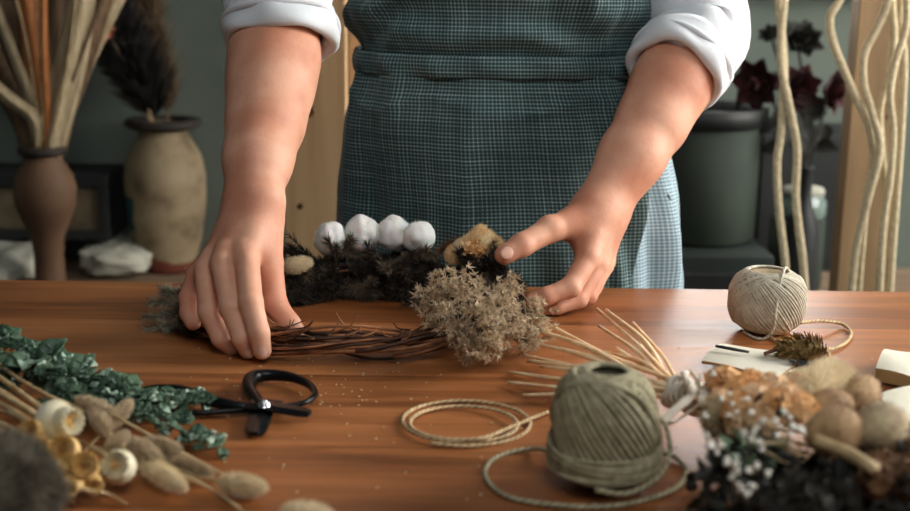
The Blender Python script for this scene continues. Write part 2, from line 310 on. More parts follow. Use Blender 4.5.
# ------------------------------------------------------------------ distance-field bodies
class Field:
    def __init__(s, lo, hi, h):
        s.lo = np.array(lo, float); s.h = h; s.sh = tuple(np.ceil((np.array(hi) - s.lo) / h).astype(int) + 1); s.F = np.full(s.sh, 0.05, np.float32)
    def group(s, prims, ki=0.004, ko=0.004):    # prims: (a, b, ra, rb)
        pad = 0.05
        A = np.array([np.minimum(np.asarray(p[0]) - p[2], np.asarray(p[1]) - p[3]) for p in prims]).min(0) - pad
        B = np.array([np.maximum(np.asarray(p[0]) + p[2], np.asarray(p[1]) + p[3]) for p in prims]).max(0) + pad
        i0 = np.maximum(((A - s.lo) / s.h).astype(int), 0); i1 = np.minimum(((B - s.lo) / s.h).astype(int) + 2, s.sh)
        if (i1 <= i0).any(): return
        X, Y, Z = [(s.lo[k] + np.arange(i0[k], i1[k]) * s.h).astype(np.float32) for k in range(3)]
        X = X[:, None, None]; Y = Y[None, :, None]; Z = Z[None, None, :]; G = None
        for p in prims:
            a, b, ra, rb = np.asarray(p[0], float), np.asarray(p[1], float), p[2], p[3]; d = b - a; dd = max(float(d @ d), 1e-12)
            t = np.clip(((X - a[0]) * d[0] + (Y - a[1]) * d[1] + (Z - a[2]) * d[2]) / dd, 0, 1).astype(np.float32)
            dist = np.sqrt((X - a[0] - t * d[0]) ** 2 + (Y - a[1] - t * d[1]) ** 2 + (Z - a[2] - t * d[2]) ** 2) - (ra + (rb - ra) * t)
            G = dist if G is None else smin(G, dist, ki)
        sl = tuple(slice(i0[k], i1[k]) for k in range(3)); s.F[sl] = smin(s.F[sl], G, ko)
    def mesh(s):
        F = s.F; F = np.pad(F, 1, constant_values=0.05); lo = s.lo - s.h; S = F < 0
        n0, n1, n2 = (np.array(F.shape) - 1)
        offs = [(i, j, k) for i in (0, 1) for j in (0, 1) for k in (0, 1)]
        cnt = sum(S[i:i + n0, j:j + n1, k:k + n2].astype(np.int8) for i, j, k in offs); act = (cnt > 0) & (cnt < 8)
        idx = np.full(act.shape, -1, np.int64); cells = np.argwhere(act); idx[act] = np.arange(len(cells))
        sm = np.zeros((len(cells), 3)); c = np.zeros(len(cells))
        for o in offs:
            for ax in range(3):
                if o[ax]: continue
                p = np.array(o); q = p.copy(); q[ax] = 1
                fa = F[tuple((cells + p).T)]; fb = F[tuple((cells + q).T)]; m = (fa < 0) != (fb < 0); t = fa / np.where(m, fa - fb, 1)
                pos = p + np.outer(t, q - p); sm[m] += pos[m]; c[m] += 1
        V = lo + s.h * (cells + sm / c[:, None]); Q = []
        for ax in range(3):
            a1, a2 = (ax + 1) % 3, (ax + 2) % 3
            A = [slice(None)] * 3; B = [slice(None)] * 3; A[ax] = slice(0, -1); B[ax] = slice(1, None)
            E = S[tuple(A)] != S[tuple(B)]; e = np.argwhere(E); e = e[(e[:, a1] > 0) & (e[:, a2] > 0) & (e[:, a1] < F.shape[a1] - 1) & (e[:, a2] < F.shape[a2] - 1)]
            def at(d1, d2):
                z = e.copy(); z[:, a1] -= d1; z[:, a2] -= d2; return idx[tuple(z.T)]
            q = np.stack([at(1, 1), at(0, 1), at(0, 0), at(1, 0)], 1); ins = S[tuple(e.T)]; q[~ins] = q[~ins][:, ::-1]; Q.append(q)
        return V, np.concatenate(Q)
def smin(a, b, k):
    if k <= 0: return np.minimum(a, b)
    h = np.maximum(k - np.abs(a - b), 0) / k; return np.minimum(a, b) - h * h * k * 0.25
def chain(pts, rad): return [(pts[i], pts[i + 1], rad[i], rad[i + 1]) for i in range(len(pts) - 1)]
# ------------------------------------------------------------------ the setting
struct('floor', MB().box((-2.6, -2.2, -0.04), (2.6, 1.35, 0)), 'floor')
struct('wall_back', MB().box((-2.6, 1.25, 0), (2.6, 1.35, 2.7)), 'wall')

# shelf behind, on two trestle legs, with the left-hand and right-hand still lifes
SZ = 0.585
def table_like(name, label, cat, x0, x1, y0, y1, z, th, topm, legm, leg=0.05):
    t = thing(name, label, cat, ((x0 + x1) / 2, (y0 + y1) / 2, 0))
    MB().box((x0, y0, z - th), (x1, y1, z), 0.003).obj('top_board', topm, t, smooth=False)
    for x in (x0 + 0.06, x1 - 0.06 - leg):
        for y in (y0 + 0.05, y1 - 0.05 - leg):
            MB().box((x, y, 0), (x + leg, y + leg, z - th), 0.002).obj('leg', legm, t, smooth=False)
    return t
table_like('sideboard', 'low weathered wooden sideboard along the back wall holding vases and pots', 'sideboard', -1.5, 1.6, 0.78, 1.24, SZ, 0.035, 'shelf', 'shelf')
tb = thing('work_table', 'long reddish brown wooden worktable covered with dried flowers and twine', 'table', (0, -0.5, 0))
MB().box((-1.15, -1.02, TZ - 0.04), (1.15, 0, TZ), 0.004).obj('tabletop', 'table', tb, smooth=False)
for x in (-1.08, 1.01):
    for y in (-0.96, -0.13): MB().box((x, y, 0), (x + 0.07, y + 0.07, TZ - 0.04), 0.003).obj('leg', 'table', tb, smooth=False)
for y in (-0.95, -0.12): MB().box((-1.01, y, TZ - 0.12), (1.01, y + 0.03, TZ - 0.04)).obj('apron_rail', 'table', tb, smooth=False)

# pine uprights
def upright(name, label, x0, x1, y, knots, m='pine'):
    t = thing(name, label, 'wooden post', ((x0 + x1) / 2, y + 0.02, 0))
    MB().box((x0, y, 0), (x1, y + 0.045, 2.3), 0.002).obj('board', m, t, smooth=False)
    for kx, kz, r in knots:
        k = MB(); c = np.array([kx, y, kz]); k.spin(c + (0, 0.002, 0), c - (0, 0.0012, 0), [(0, r), (0.8, r * 0.9), (1, r * 0.4)], 14, fn=lambda t_, q: 1 + 0.15 * np.sin(2 * q)); k.obj('knot', 'knot', t)
    return t
xl = ay(283, 130, 0.52)[0]; xr = ay(346, 130, 0.52)[0]
kn = [(*ay(311, 112, 0.52)[[0, 2]], 0.009), (*ay(301, 206, 0.52)[[0, 2]], 0.006)]
upright('wooden_upright', 'wide pale pine board with dark knots standing behind the left forearm', xl, xr, 0.52, kn)
xa = ay(349, 60, 0.56)[0]; xb = ay(372, 60, 0.56)[0]
upright('wooden_upright', 'narrow pine board edging out between the wide board and the apron', xa, xb, 0.56, [])
x0 = ay(852, 100, 0.66)[0]; x1 = ay(905, 100, 0.66)[0]
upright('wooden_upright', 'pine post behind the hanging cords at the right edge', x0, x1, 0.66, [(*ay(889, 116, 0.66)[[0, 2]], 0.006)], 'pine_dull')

# ---- vases
def lathe_thing(name, label, cat, x, y, z, prof, m, group=None, parts=()):
    t = thing(name, label, cat, (x, y, z), group)
    MB().spin((x, y, z), (x, y, z + 1), prof, 40).obj('body', m, t)
    for pn, pp, pm in parts: MB().spin((x, y, z), (x, y, z + 1), pp, 40).obj(pn, pm, t)
    return t
VX, VY = ay(48, 240, 0.93)[0], 0.93
def pf(h, pts, inner=0.85):
    q = [(t * h, r) for t, r in pts]; return q + [(q[-1][0] - 0.004, q[-1][1] * inner), (q[-1][0] - 0.05, q[-1][1] * inner * 0.8)]
H1 = ay(48, 150, VY)[2] - SZ
pr = [(0, 0.001), (0, 0.034), (0.02, 0.035), (0.10, 0.029), (0.25, 0.027), (0.40, 0.030), (0.50, 0.042), (0.62, 0.055), (0.74, 0.058), (0.83, 0.052), (0.90, 0.040), (0.95, 0.032), (1.0, 0.034)]
lathe_thing('clay_vase', 'brown waisted clay vase holding tall dried leaves at far left', 'vase', VX, VY, SZ, pf(H1, pr), 'terracotta',
            parts=[('rim', [(H1 - 0.008, 0.033), (H1 - 0.008, 0.042), (H1, 0.046), (H1 + 0.007, 0.042), (H1 + 0.007, 0.031), (H1 - 0.008, 0.029)], 'dark_rim')])
WX, WY = ay(166, 200, 1.14)[0], 1.14
H2 = ay(166, 122, WY)[2] - SZ
pr2 = [(0, 0.001), (0, 0.052), (0.03, 0.056), (0.2, 0.070), (0.45, 0.081), (0.65, 0.082), (0.78, 0.074), (0.87, 0.058), (0.92, 0.050), (0.97, 0.050), (1.0, 0.052)]
lathe_thing('painted_vase', 'large weathered cream painted vase with teal patch and dark rim', 'vase', WX, WY, SZ, pf(H2, pr2), 'painted',
            parts=[('rim', [(H2 - 0.012, 0.05), (H2 - 0.012, 0.066), (H2 - 0.004, 0.078), (H2 + 0.006, 0.074), (H2 + 0.006, 0.048), (H2 - 0.012, 0.045)], 'dark_rim')])

# ---- tall dried leaves in the clay vase
def palm(path, w, m, label, group='tall dried leaves in the clay vase', name='dried_palm', cat='dried leaf'):
    P = spline(path, 5); k = len(P); g = []; P = np.array(P); d = nv(P[-1] - P[0]); sd = nv(np.cross(d, (0, 1, 0.2)))
    for i, p in enumerate(P):
        t = i / (k - 1); ww = w * 1.7 * (0.25 + 0.75 * math.sin(PI * min(1, t * 0.85 + 0.08))); u = np.array([0, -1, 0])
        g.append([p + sd * ww * q / 2 + u * (0.25 * ww * (1 - abs(q) * 1.2) + 0.05 * ww * math.cos(6 * q * PI)) for q in np.linspace(-1, 1, 9)])
    o = MB().grid(g).obj(name, m, loc=path[0]); tag(o, label, cat, group); sm = o.modifiers.new('thick', 'SOLIDIFY'); sm.thickness = 0.0012
    return o
vt = ay(48, 150, VY); mth = lambda dx, dy=0: np.array([VX + dx, VY + dy, SZ + H1 - 0.045])
for (ex, ey, Y, w, m, dx, mx, my, lab) in [
    (-12, -60, 0.97, 0.06, 'palm_brown', -0.008, 14, 44, 'brown dried leaf leaning left in the clay vase'),
    (-70, 20, 0.88, 0.016, 'palm_cream', -0.016, 2, 92, 'cream dried leaf bending far left from the clay vase'),
    (18, -70, 0.94, 0.03, 'palm_orange', -0.006, 34, 40, 'orange dried leaf standing in the middle of the clay vase'),
    (-50, -30, 0.96, 0.055, 'palm_brown', -0.012, 2, 60, 'broad brown dried leaf at the left frame edge above clay vase'),
    (-30, -60, 0.92, 0.012, 'palm_cream', -0.012, 12, 50, 'thin pale dried leaf crossing the brown ones far left'),
    (62, -70, 0.97, 0.055, 'palm_brown', 0.0, 54, 40, 'dark brown dried leaf rising straight from the clay vase'),
    (96, -70, 0.92, 0.036, 'palm_cream', 0.008, 74, 46, 'wide cream dried leaf on the right of clay vase bunch'),
    (124, -60, 0.93, 0.03, 'palm_brown', 0.012, 86, 46, 'brown dried leaf just inside the outermost cream one'),
    (140, -40, 0.95, 0.024, 'palm_cream', 0.014, 92, 44, 'outermost right cream dried leaf in the clay vase'),
    (44, -90, 0.89, 0.010, 'palm_orange', 0.0, 44, 50, 'narrow orange dried leaf in front of the clay vase bunch'),
    (80, -80, 0.98, 0.020, 'palm_brown', 0.004, 64, 46, 'slender brown dried leaf beside the wide cream one')]:
    palm([mth(dx), ay(48 + (mx - 48) * 0.28, 122, Y * 0.4 + VY * 0.6), ay(mx, my, Y), ay(ex, ey, Y)], w, m, lab)
for (ex, ey, mx, my) in [(30, -60, 40, 50), (5, -40, 28, 50), (82, -60, 68, 60)]:
    o = MB().tube(spline([mth(0), ay(mx, my, 0.89), ay(ex, ey, 0.9)], 6), [0.0025, 0.0018], 6).obj('dried_reed', 'stem_beige', loc=mth(0)); tag(o, 'thin beige stalk among the tall dried leaves', 'dried stalk', 'stalks in the clay vase')

# ---- dark plumes in the painted vase
def plume_thing(pts, w, m, label, n=900, L=0.03, name='dried_plume', cat='dried plume', group=None, W=0.0022):
    P = np.array(spline(pts, 10)); mb = MB().tube(P, [0.003, 0.0015], 5); k = len(P)
    t = RNG.random(n) ** 0.8 * 0.8 + 0.2; i = np.minimum((t * (k - 1)).astype(int), k - 2); fr = (t * (k - 1) - i)[:, None]
    B = P[i] * (1 - fr) + P[i + 1] * fr; T = nv(P[-1] - P[k // 2]); s = sph(n)
    prof = np.sin(PI * np.clip((t - 0.15) / 0.9, 0, 1))[:, None]
    B2 = B + s * w * 0.3 * prof; mb.blades(B2, s + T * 1.2, L * (0.6 + 0.8 * RNG.random(n)), W)
    o = mb.obj(name, m, loc=pts[0]); return tag(o, label, cat, group)
wm = np.array([WX, WY, SZ + H2 - 0.03])
plume_thing([wm + (-0.01, 0, 0), ay(148, 96, 1.12), ay(120, 40, 1.10), ay(92, -40, 1.08)], 0.10, 'dark_plume', 'dark brown feathery plume leaning left from the painted vase', 3800, 0.055, W=0.006)
plume_thing([wm + (0.01, 0, 0), ay(165, 90, 1.15), ay(152, 30, 1.15), ay(140, -50, 1.15)], 0.06, 'palm_brown', 'olive brown feathery plume upright in the painted vase', 1100, 0.045, W=0.003)
o = MB().tube(spline([wm, ay(128, 90, 1.16), ay(88, 46, 1.17)], 8), [0.003, 0.0015], 6).obj('dried_twig', 'stem_beige', loc=wm); tag(o, 'thin bare stem arching left out of the painted vase', 'dried stem')
for (px, py, r, lab) in [(104, 30, 0.017, 'small dusty pink dried flower beside the dark plume'), (92, 6, 0.012, 'second pink dried flower above, at the top of the frame')]:
    c = ay(px, py, 1.03); t = thing('pink_dried_flower', lab, 'dried flower', c, 'pink dried flowers by the dark plume')
    mb = MB()
    for i in range(26):
        d = sph(1)[0]; d[1] = -abs(d[1]); mb.leaf(c + d * r * 0.3, d, rv(), r * 1.2, r * 0.8, 0.3, 0.4, 4)
    mb.obj('petals', 'pinkdry', t); MB().tube(spline([c, ay(130, 70, 1.08), wm + (0, -0.02, 0)], 8), 0.0015, 5).obj('stem', 'stem_beige', t)

# ---- box and crumpled papers
b0 = ay(-20, 235, 1.13); b1 = ay(112, 172, 1.13); zt = b1[2]; zb = b0[2]
t = thing('storage_box', 'brown panelled box with black edges behind the clay vase', 'box', ((b0[0] + b1[0]) / 2, 1.16, zb))
xA, xB = b0[0] - 0.1, b1[0]
MB().box((xA + 0.008, 1.10, zb + 0.01), (xB - 0.008, 1.238, zt - 0.01)).obj('panel', 'box', t, smooth=False)
for nm, lo, hi in [('top_edge', (xA, 1.09, zt - 0.028), (xB, 1.24, zt)), ('bottom_edge', (xA, 1.09, zb), (xB, 1.24, zb + 0.02)), ('side_edge', (xB - 0.02, 1.09, zb + 0.02), (xB, 1.24, zt - 0.028)), ('side_edge', (xA, 1.09, zb + 0.02), (xA + 0.02, 1.24, zt - 0.028))]:
    MB().box(lo, hi, 0.003).obj(nm, 'black', t, smooth=False)
def crumple(name, label, cat, lo, hi, m, seed, amp=0.3, group=None):
    c = (np.array(lo) + hi) / 2; h = (np.array(hi) - lo) / 2; G = []; n = 26
    for i in range(n + 1):
        row = []
        for j in range(36):
            th = PI * i / n; ph = 2 * PI * j / 36; d = np.array([math.sin(th) * math.cos(ph), math.sin(th) * math.sin(ph), math.cos(th)])
            d = np.sign(d) * np.abs(d) ** 0.75; q = 1 + amp * noise.turbulence(Vector(d * 1.9 + seed), 3, True) - amp * 0.8
            p = c + d * h * q; p[2] = max(p[2], lo[2]); row.append(p)
        G.append(row)
    o = MB().grid(G, cv=True).obj(name, m, loc=(c[0], c[1], lo[2])); tag(o, label, cat, group); return o
crumple('folded_linen', 'crumpled pale linen heap on the sideboard left of the clay vase', 'linen', (-0.98, 0.90, SZ), (-0.80, 1.23, zb - 0.001), 'paper', 3.1)
crumple('folded_linen', 'crumpled pale linen heap between the clay vase and the painted vase', 'linen', (-0.77, 1.0, SZ), (-0.60, 1.23, zb - 0.001), 'paper', 9.4)

# ---- right-hand background: stand, pot, jar, roses, cords
p0 = ay(640, 240, 0.98); p1 = ay(757, 240, 0.98)
MB_ = MB().box((p0[0] - 0.02, 0.86, SZ), (p1[0] + 0.005, 1.2, p0[2] - 0.002), 0.004)
t = thing('dark_crate', 'dark green wooden crate carrying the olive plant pot', 'crate', ((p0[0] + p1[0]) / 2, 1.03, SZ)); MB_.obj('crate_body', 'sack', t, smooth=False)
MB().box((p0[0] + 0.02, 0.852, SZ + 0.04), (p1[0] - 0.04, 0.862, SZ + 0.075), 0.003).obj('front_slat', 'black', t, smooth=False)
PX, PY = ay(702, 180, 1.02)[0], 1.02; PZ = p0[2]; PH = ay(702, 112, 0.92)[2] - PZ
pw = 0.105
lathe_thing('plant_pot', 'large olive green cylindrical pot with dark collar right of the apron', 'pot', PX, PY, PZ,
            [(0, 0.001), (0, pw - 0.008), (0.006, pw), (PH - 0.03, pw + 0.002), (PH - 0.028, pw - 0.008), (PH - 0.06, pw - 0.012), (PH - 0.06, 0.001)], 'olive_pot',
            parts=[('collar', [(PH - 0.034, pw - 0.004), (PH - 0.034, pw + 0.006), (PH, pw + 0.008), (PH + 0.002, pw), (PH - 0.034, pw - 0.004)], 'black')])
t = thing('leaning_rod', 'thin dark rod leaning out of the olive pot', 'rod', (PX + 0.06, PY, PZ + 0.1))
MB().tube([(PX + 0.06, PY, PZ + 0.15), ay(742, 60, 1.0), ay(728, -20, 0.98)], 0.004, 8).obj('rod', 'black', t)
q0 = ay(768, 290, 1.10); q1 = ay(848, 128, 1.16)
t = thing('dark_cabinet', 'near black cabinet door standing behind the jar and cords', 'cabinet', ((q0[0] + q1[0]) / 2 - 0.02, 1.21, SZ))
MB().box((q0[0] - 0.03, 1.19, SZ), (q1[0] + 0.12, 1.245, q1[2]), 0.003).obj('cabinet_body', 'sack', t, smooth=False)
MB().box((q0[0] - 0.01, 1.184, SZ + 0.02), (q1[0] + 0.10, 1.192, q1[2] - 0.02), 0.002).obj('door_panel', 'black', t, smooth=False)
JX, JY = ay(796, 240, 1.06)[0], 1.06
jh = ay(796, 222, 1.02)[2] - SZ
t = lathe_thing('olive_tin', 'olive tin with glass jar on its lid behind the cream yarn', 'tin', JX, JY, SZ, [(0, 0.001), (0, 0.05), (0.004, 0.054), (jh, 0.054), (jh, 0.001)], 'olive_pot')
g = lathe_thing('glass_jar', 'small squat glass jar standing on the olive tin', 'jar', JX + 0.008, JY, SZ + jh, [(0, 0.001), (0, 0.04), (0.01, 0.046), (0.035, 0.046), (0.045, 0.038), (0.052, 0.038), (0.05, 0.034), (0.012, 0.042), (0.006, 0.001)], 'glass',
                parts=[('lid', [(0.05, 0.001), (0.05, 0.04), (0.056, 0.041), (0.062, 0.038), (0.062, 0.001)], 'paper')])
c = ay(752, 262, 0.90); c[2] = SZ
lathe_thing('white_cup', 'small round whitish cup in front of the dark crate', 'cup', c[0] + 0.012, 0.82, SZ, [(0, 0.001), (0, 0.02), (0.01, 0.028), (0.03, 0.034), (0.05, 0.03), (0.055, 0.026), (0.05, 0.025), (0.01, 0.02), (0.006, 0.001)], 'glass')
BX, BY = ay(806, 240, 0.92)[0], 0.95
bh = ay(806, 170, BY)[2] - SZ
lathe_thing('black_bottle', 'slim black bottle holding the dried roses behind the cords', 'bottle', BX, BY, SZ, [(0, 0.001), (0, 0.03), (0.01, 0.033), (bh * 0.55, 0.033), (bh * 0.7, 0.018), (bh * 0.8, 0.012), (bh, 0.012), (bh + 0.004, 0.015), (bh + 0.008, 0.012), (bh - 0.03, 0.008)], 'black')
def rose(c, r, ax):
    mb = MB(); ax = nv(ax); x, y = perp(ax)
    for ring, (n, rr, tl) in enumerate([(3, 0.25, 0.1), (5, 0.45, 0.35), (6, 0.7, 0.7), (7, 0.9, 1.1)]):
        for i in range(n):
            a = 2 * PI * i / n + ring; o_ = x * math.cos(a) + y * math.sin(a); mb.leaf(c - ax * r * 0.6 + o_ * r * rr * 0.35, ax + o_ * tl, o_ * -1, r * 1.5, r * 1.25, -0.25 + 0.12 * ring, 0.5, 6, wave=0.04)
    return mb
for (px, py, r, ax, lab) in [(757, 84, 0.036, (-0.6, -0.6, -0.1), 'dark red dried rose, lower left bloom behind the cords'), (801, 40, 0.030, (0.1, -0.7, 0.6), 'dark dried rose standing highest behind the cords'),
                             (797, 88, 0.032, (0.1, -1, 0), 'dark dried rose in the centre behind the crossing cords'), (834, 90, 0.032, (0.7, -0.6, -0.1), 'dark red dried rose drooping right beside the pine post'), (770, 34, 0.016, (-0.4, -0.5, 0.6), 'small curled dark rosebud left of the highest rose')]:
    c = ay(px, py, 0.96); t = thing('dried_rose', lab, 'dried rose', c, 'dried dark roses')
    rose(c, r, ax).obj('petals', 'dark_rose' if r > 0.02 and px != 801 else 'dark_stem', t)
    top = np.array([BX, BY, SZ + bh - 0.02])
    MB().tube(spline([c - nv(ax) * r * 0.5, (c + top) / 2 + (0, 0, 0.02), top], 6), 0.003, 6).obj('stem', 'dark_stem', t)
    mb = MB()
    for i in range(4): a = (c * (0.75 - i * 0.12) + top * (0.25 + i * 0.12)); mb.leaf(a, rv() * (1, 0.4, 0.6) + (0, 0, -0.3), (0, -1, 0.3), 0.055, 0.03, 0.4, 0.3)
    mb.obj('leaves', 'dark_stem', t)

# hanging cords
def cord(pts, r, Y, label, m='cord'):
    P = [ay(px, py, Y + dy) for px, py, dy in pts]; P = [np.array([P[0][0], 0.50, 1.80]), P[0] * 0.5 + np.array([P[0][0], 0.50, 1.80]) * 0.5] + P; o = MB().tube(spline(P, 10), r, 10, uv=True).obj('hanging_rope', m, loc=P[0]); return tag(o, label, 'rope', 'macrame ropes hanging behind the table')
cord([(776, -60, 0), (779, 0, 0), (784, 70, 0), (781, 130, 0), (777, 165, 0), (779, 210, 0), (785, 262, 0), (790, 330, 0)], 0.0062, 0.50, 'pale hanging cord on the left of the crossing pair above the yarn')
cord([(790, -60, 0.0), (784, 0, 0), (781, 60, -0.016), (790, 110, -0.008), (797, 150, 0), (796, 200, 0), (803, 262, 0), (808, 330, 0)], 0.0062, 0.50, 'pale hanging cord crossing behind to the right of the pair above the yarn')
cord([(852, -60, 0), (842, -6, 0), (830, 18, 0), (834, 45, 0), (845, 72, 0), (856, 98, 0), (868, 125, 0), (874, 160, 0.012), (866, 200, 0.012), (858, 290, 0.012), (856, 330, 0)], 0.0062, 0.50, 'pale cord swinging out left of the pine post from the top')
cord([(895, -60, 0), (888, 0, 0), (876, 30, 0), (864, 55, 0), (864, 85, 0), (872, 112, -0.012), (880, 150, -0.014), (868, 200, -0.012), (856, 250, 0), (848, 330, 0)], 0.0058, 0.50, 'pale cord curving over the left face of the pine post')
cord([(893, -60, 0.02), (892, 0, 0.02), (894, 40, 0.02), (888, 80, 0.02), (880, 110, 0.02), (882, 150, 0.03), (886, 200, 0.03), (880, 260, 0.03), (876, 330, 0.03)], 0.0055, 0.50, 'pale cord hanging down the middle of the pine post')
cord([(905, -60, 0), (907, 0, 0), (905, 30, 0), (896, 60, 0), (890, 95, -0.01), (893, 130, 0), (890, 180, 0), (883, 230, 0), (878, 330, 0)], 0.0055, 0.49, 'pale cord crossing from the right edge onto the pine post')
cord([(912, -60, 0.03), (900, 10, 0.03), (904, 60, 0.03), (902, 120, 0.03), (898, 180, 0.03), (892, 260, 0.03), (888, 330, 0.03)], 0.0055, 0.50, 'rightmost pale cord hanging beside the frame edge')

o = MB().tube([(-0.36, 0.50, 1.805), (0.8, 0.50, 1.805), (1.96, 0.50, 1.805)], 0.012, 12).obj('hanging_rod', 'pine', loc=(0.8, 0.5, 1.805)); tag(o, 'round wooden rod overhead from which the pale cords hang', 'rod')
# ------------------------------------------------------------------ the florist
J = ay
def forearm(el, pts, fld):
    fld.group(chain([el] + [p for p, r in pts], [pts[0][1]] + [r for p, r in pts]), 0.02, 0.02)
bm_ = MB()
# person's right arm (left in the photograph)
EL = np.array([-0.195, 0.01, 1.20]); ELr = np.array([0.286, 0.10, 1.145])
SHl = np.array([-0.125, 0.15, 1.40]); SHr = np.array([0.235, 0.16, 1.40])
def sp(px, py, Y, d): return J(px, py, Y) + np.array(d)
F1 = Field((-0.28, -0.34, 0.84), (-0.11, 0.12, 1.30), 0.0016)
arm = [(J(274, 60, -0.06), 0.0440), (J(270, 90, -0.088), 0.0415), (J(265, 125, -0.12), 0.0365), (J(258, 160, -0.155), 0.0295)]
F1.group([(SHl * 0.4 + EL * 0.6, EL, 0.048, 0.045), (EL, arm[0][0], 0.045, 0.0455)] + chain([a for a, r in arm], [r for a, r in arm]) +
         [(arm[-1][0], J(262, 198, -0.193), 0.0295, 0.0192), (arm[-1][0], J(245, 199, -0.188), 0.027, 0.0180)], 0.02, 0.0)
# palm and back of the hand
pal = [(J(264, 203, -0.196), J(246, 260, -0.247), 0.0158, 0.0112), (J(256, 202, -0.196), J(224, 261, -0.242), 0.0175, 0.0112), (J(247, 202, -0.192), J(210, 267, -0.229), 0.0155, 0.0108),
       (J(243, 202, -0.186), J(203, 274, -0.210), 0.0145, 0.0100), (J(262, 212, -0.19), J(262, 250, -0.222), 0.018, 0.012), (J(247, 225, -0.19), J(222, 268, -0.222), 0.017, 0.012)]
F1.group(pal, 0.012, 0.016)
F1.group(chain([J(244, 250, -0.24), J(247, 262, -0.249), J(251, 302, -0.286), J(259, 333, -0.301), J(262, 350, -0.302)], [0.0108, 0.0118, 0.0110, 0.0097, 0.0088]), 0.003, 0.004)
F1.group(chain([J(226, 250, -0.236), J(223, 263, -0.244), J(231, 308, -0.279), J(242, 338, -0.292), J(248, 350, -0.289)], [0.0108, 0.0118, 0.0108, 0.0094, 0.0084]), 0.003, 0.003)
F1.group(chain([J(212, 256, -0.222), J(206, 269, -0.230), J(209, 312, -0.262), J(221, 338, -0.273), J(232, 348, -0.270)], [0.0106, 0.0112, 0.0103, 0.0090, 0.0080]), 0.003, 0.003)
F1.group(chain([J(204, 266, -0.205), J(197, 276, -0.208), J(189, 298, -0.222), J(189, 313, -0.236), J(193, 322, -0.243)], [0.0100, 0.0105, 0.0098, 0.0088, 0.0080]), 0.003, 0.003)
F1.group(chain([J(266, 226, -0.196), J(269, 264, -0.220), J(275, 304, -0.250), J(290, 324, -0.264), J(297, 332, -0.271)], [0.0165, 0.0135, 0.0114, 0.0096, 0.0082]), 0.004, 0.012)
F1.group([(J(247, 259, -0.2555), J(248, 262, -0.2555), 0.0062, 0.0062), (J(223, 260, -0.2500), J(223, 263, -0.2500), 0.0062, 0.0062), (J(206, 267, -0.236), J(206, 269, -0.236), 0.0058, 0.0058)], 0.0, 0.006)
F1.group([(J(231, 307, -0.284), J(231, 310, -0.284), 0.0062, 0.0062), (J(251, 301, -0.291), J(251, 304, -0.291), 0.006, 0.006)], 0.0, 0.005)
# person's left arm (right in the photograph)
F2 = Field((0.03, -0.19, 0.84), (0.37, 0.22, 1.28), 0.0016)
F2.group([(SHr * 0.4 + ELr * 0.6, ELr, 0.040, 0.038), (ELr, J(686, 60, 0.055), 0.038, 0.0430)] + chain([J(686, 60, 0.055), J(669, 88, 0.03), J(652, 122, 0.005), J(632, 156, -0.022)], [0.043, 0.0415, 0.0372, 0.0315]) +
         [(J(632, 156, -0.022), J(594, 205, -0.062), 0.0315, 0.021), (J(632, 156, -0.022), J(606, 216, -0.052), 0.030, 0.0195)], 0.02, 0.0)
F2.group([(J(598, 212, -0.064), J(588, 256, -0.104), 0.019, 0.0125), (J(604, 216, -0.056), J(597, 262, -0.086), 0.018, 0.0122), (J(608, 218, -0.046), J(602, 264, -0.066), 0.017, 0.0115),
          (J(610, 218, -0.036), J(605, 260, -0.046), 0.016, 0.0105), (J(594, 212, -0.066), J(572, 224, -0.080), 0.0185, 0.0165), (J(588, 222, -0.066), J(586, 246, -0.085), 0.016, 0.013)], 0.014, 0.018)
F2.group(chain([J(590, 250, -0.098), J(588, 258, -0.106), J(571, 287, -0.133), J(547, 296, -0.142), J(533, 300, -0.142)], [0.0118, 0.0122, 0.0108, 0.0092, 0.0080]), 0.004, 0.006)
F2.group(chain([J(599, 256, -0.082), J(597, 264, -0.088), J(578, 299, -0.116), J(557, 306, -0.128), J(543, 308, -0.128)], [0.0115, 0.0118, 0.0104, 0.0088, 0.0077]), 0.003, 0.004)
F2.group(chain([J(604, 258, -0.062), J(603, 266, -0.068), J(588, 296, -0.092), J(568, 302, -0.106), J(555, 304, -0.110)], [0.0108, 0.011, 0.0098, 0.0084, 0.0074]), 0.003, 0.004)
F2.group(chain([J(606, 256, -0.042), J(606, 262, -0.046), J(594, 288, -0.064), J(579, 294, -0.080), J(567, 296, -0.088)], [0.0098, 0.0098, 0.0086, 0.0076, 0.0068]), 0.003, 0.004)
F2.group(chain([J(590, 218, -0.072), J(551, 229, -0.100), J(522, 245, -0.124), J(504, 255, -0.134)], [0.0165, 0.0138, 0.0122, 0.0102]), 0.005, 0.012)
F2.group([(J(548, 226, -0.104), J(550, 227, -0.104), 0.0085, 0.0085)], 0, 0.008)
for fl in (F1, F2):
    V, Q = fl.mesh(); bm_.add(V, Q)
def nail(tip, dip, dors, w, l):
    a = nv(np.array(tip) - dip); d = np.array(dors, float); d = nv(d - a * np.dot(a, d)); s = np.cross(a, d); G = []
    c = np.array(tip) + d * (w * 1.42) - a * 0.0005
    for i in range(9):
        th = PI * i / 8; G.append([c + a * l * math.cos(th) + s * w * math.sin(th) * math.cos(p) + d * 0.0016 * math.sin(th) * math.sin(p) - d * 0.0022 * abs(math.sin(th) * math.cos(p)) ** 2 for p in np.arange(12) * 2 * PI / 12])
    bm_.grid(G, cv=True, mi=1)
nail(J(262, 350, -0.302), J(259, 333, -0.301), (0.15, -1, 0.25), 0.0056, 0.0068); nail(J(248, 350, -0.289), J(242, 338, -0.292), (0.1, -1, 0.2), 0.0052, 0.006)
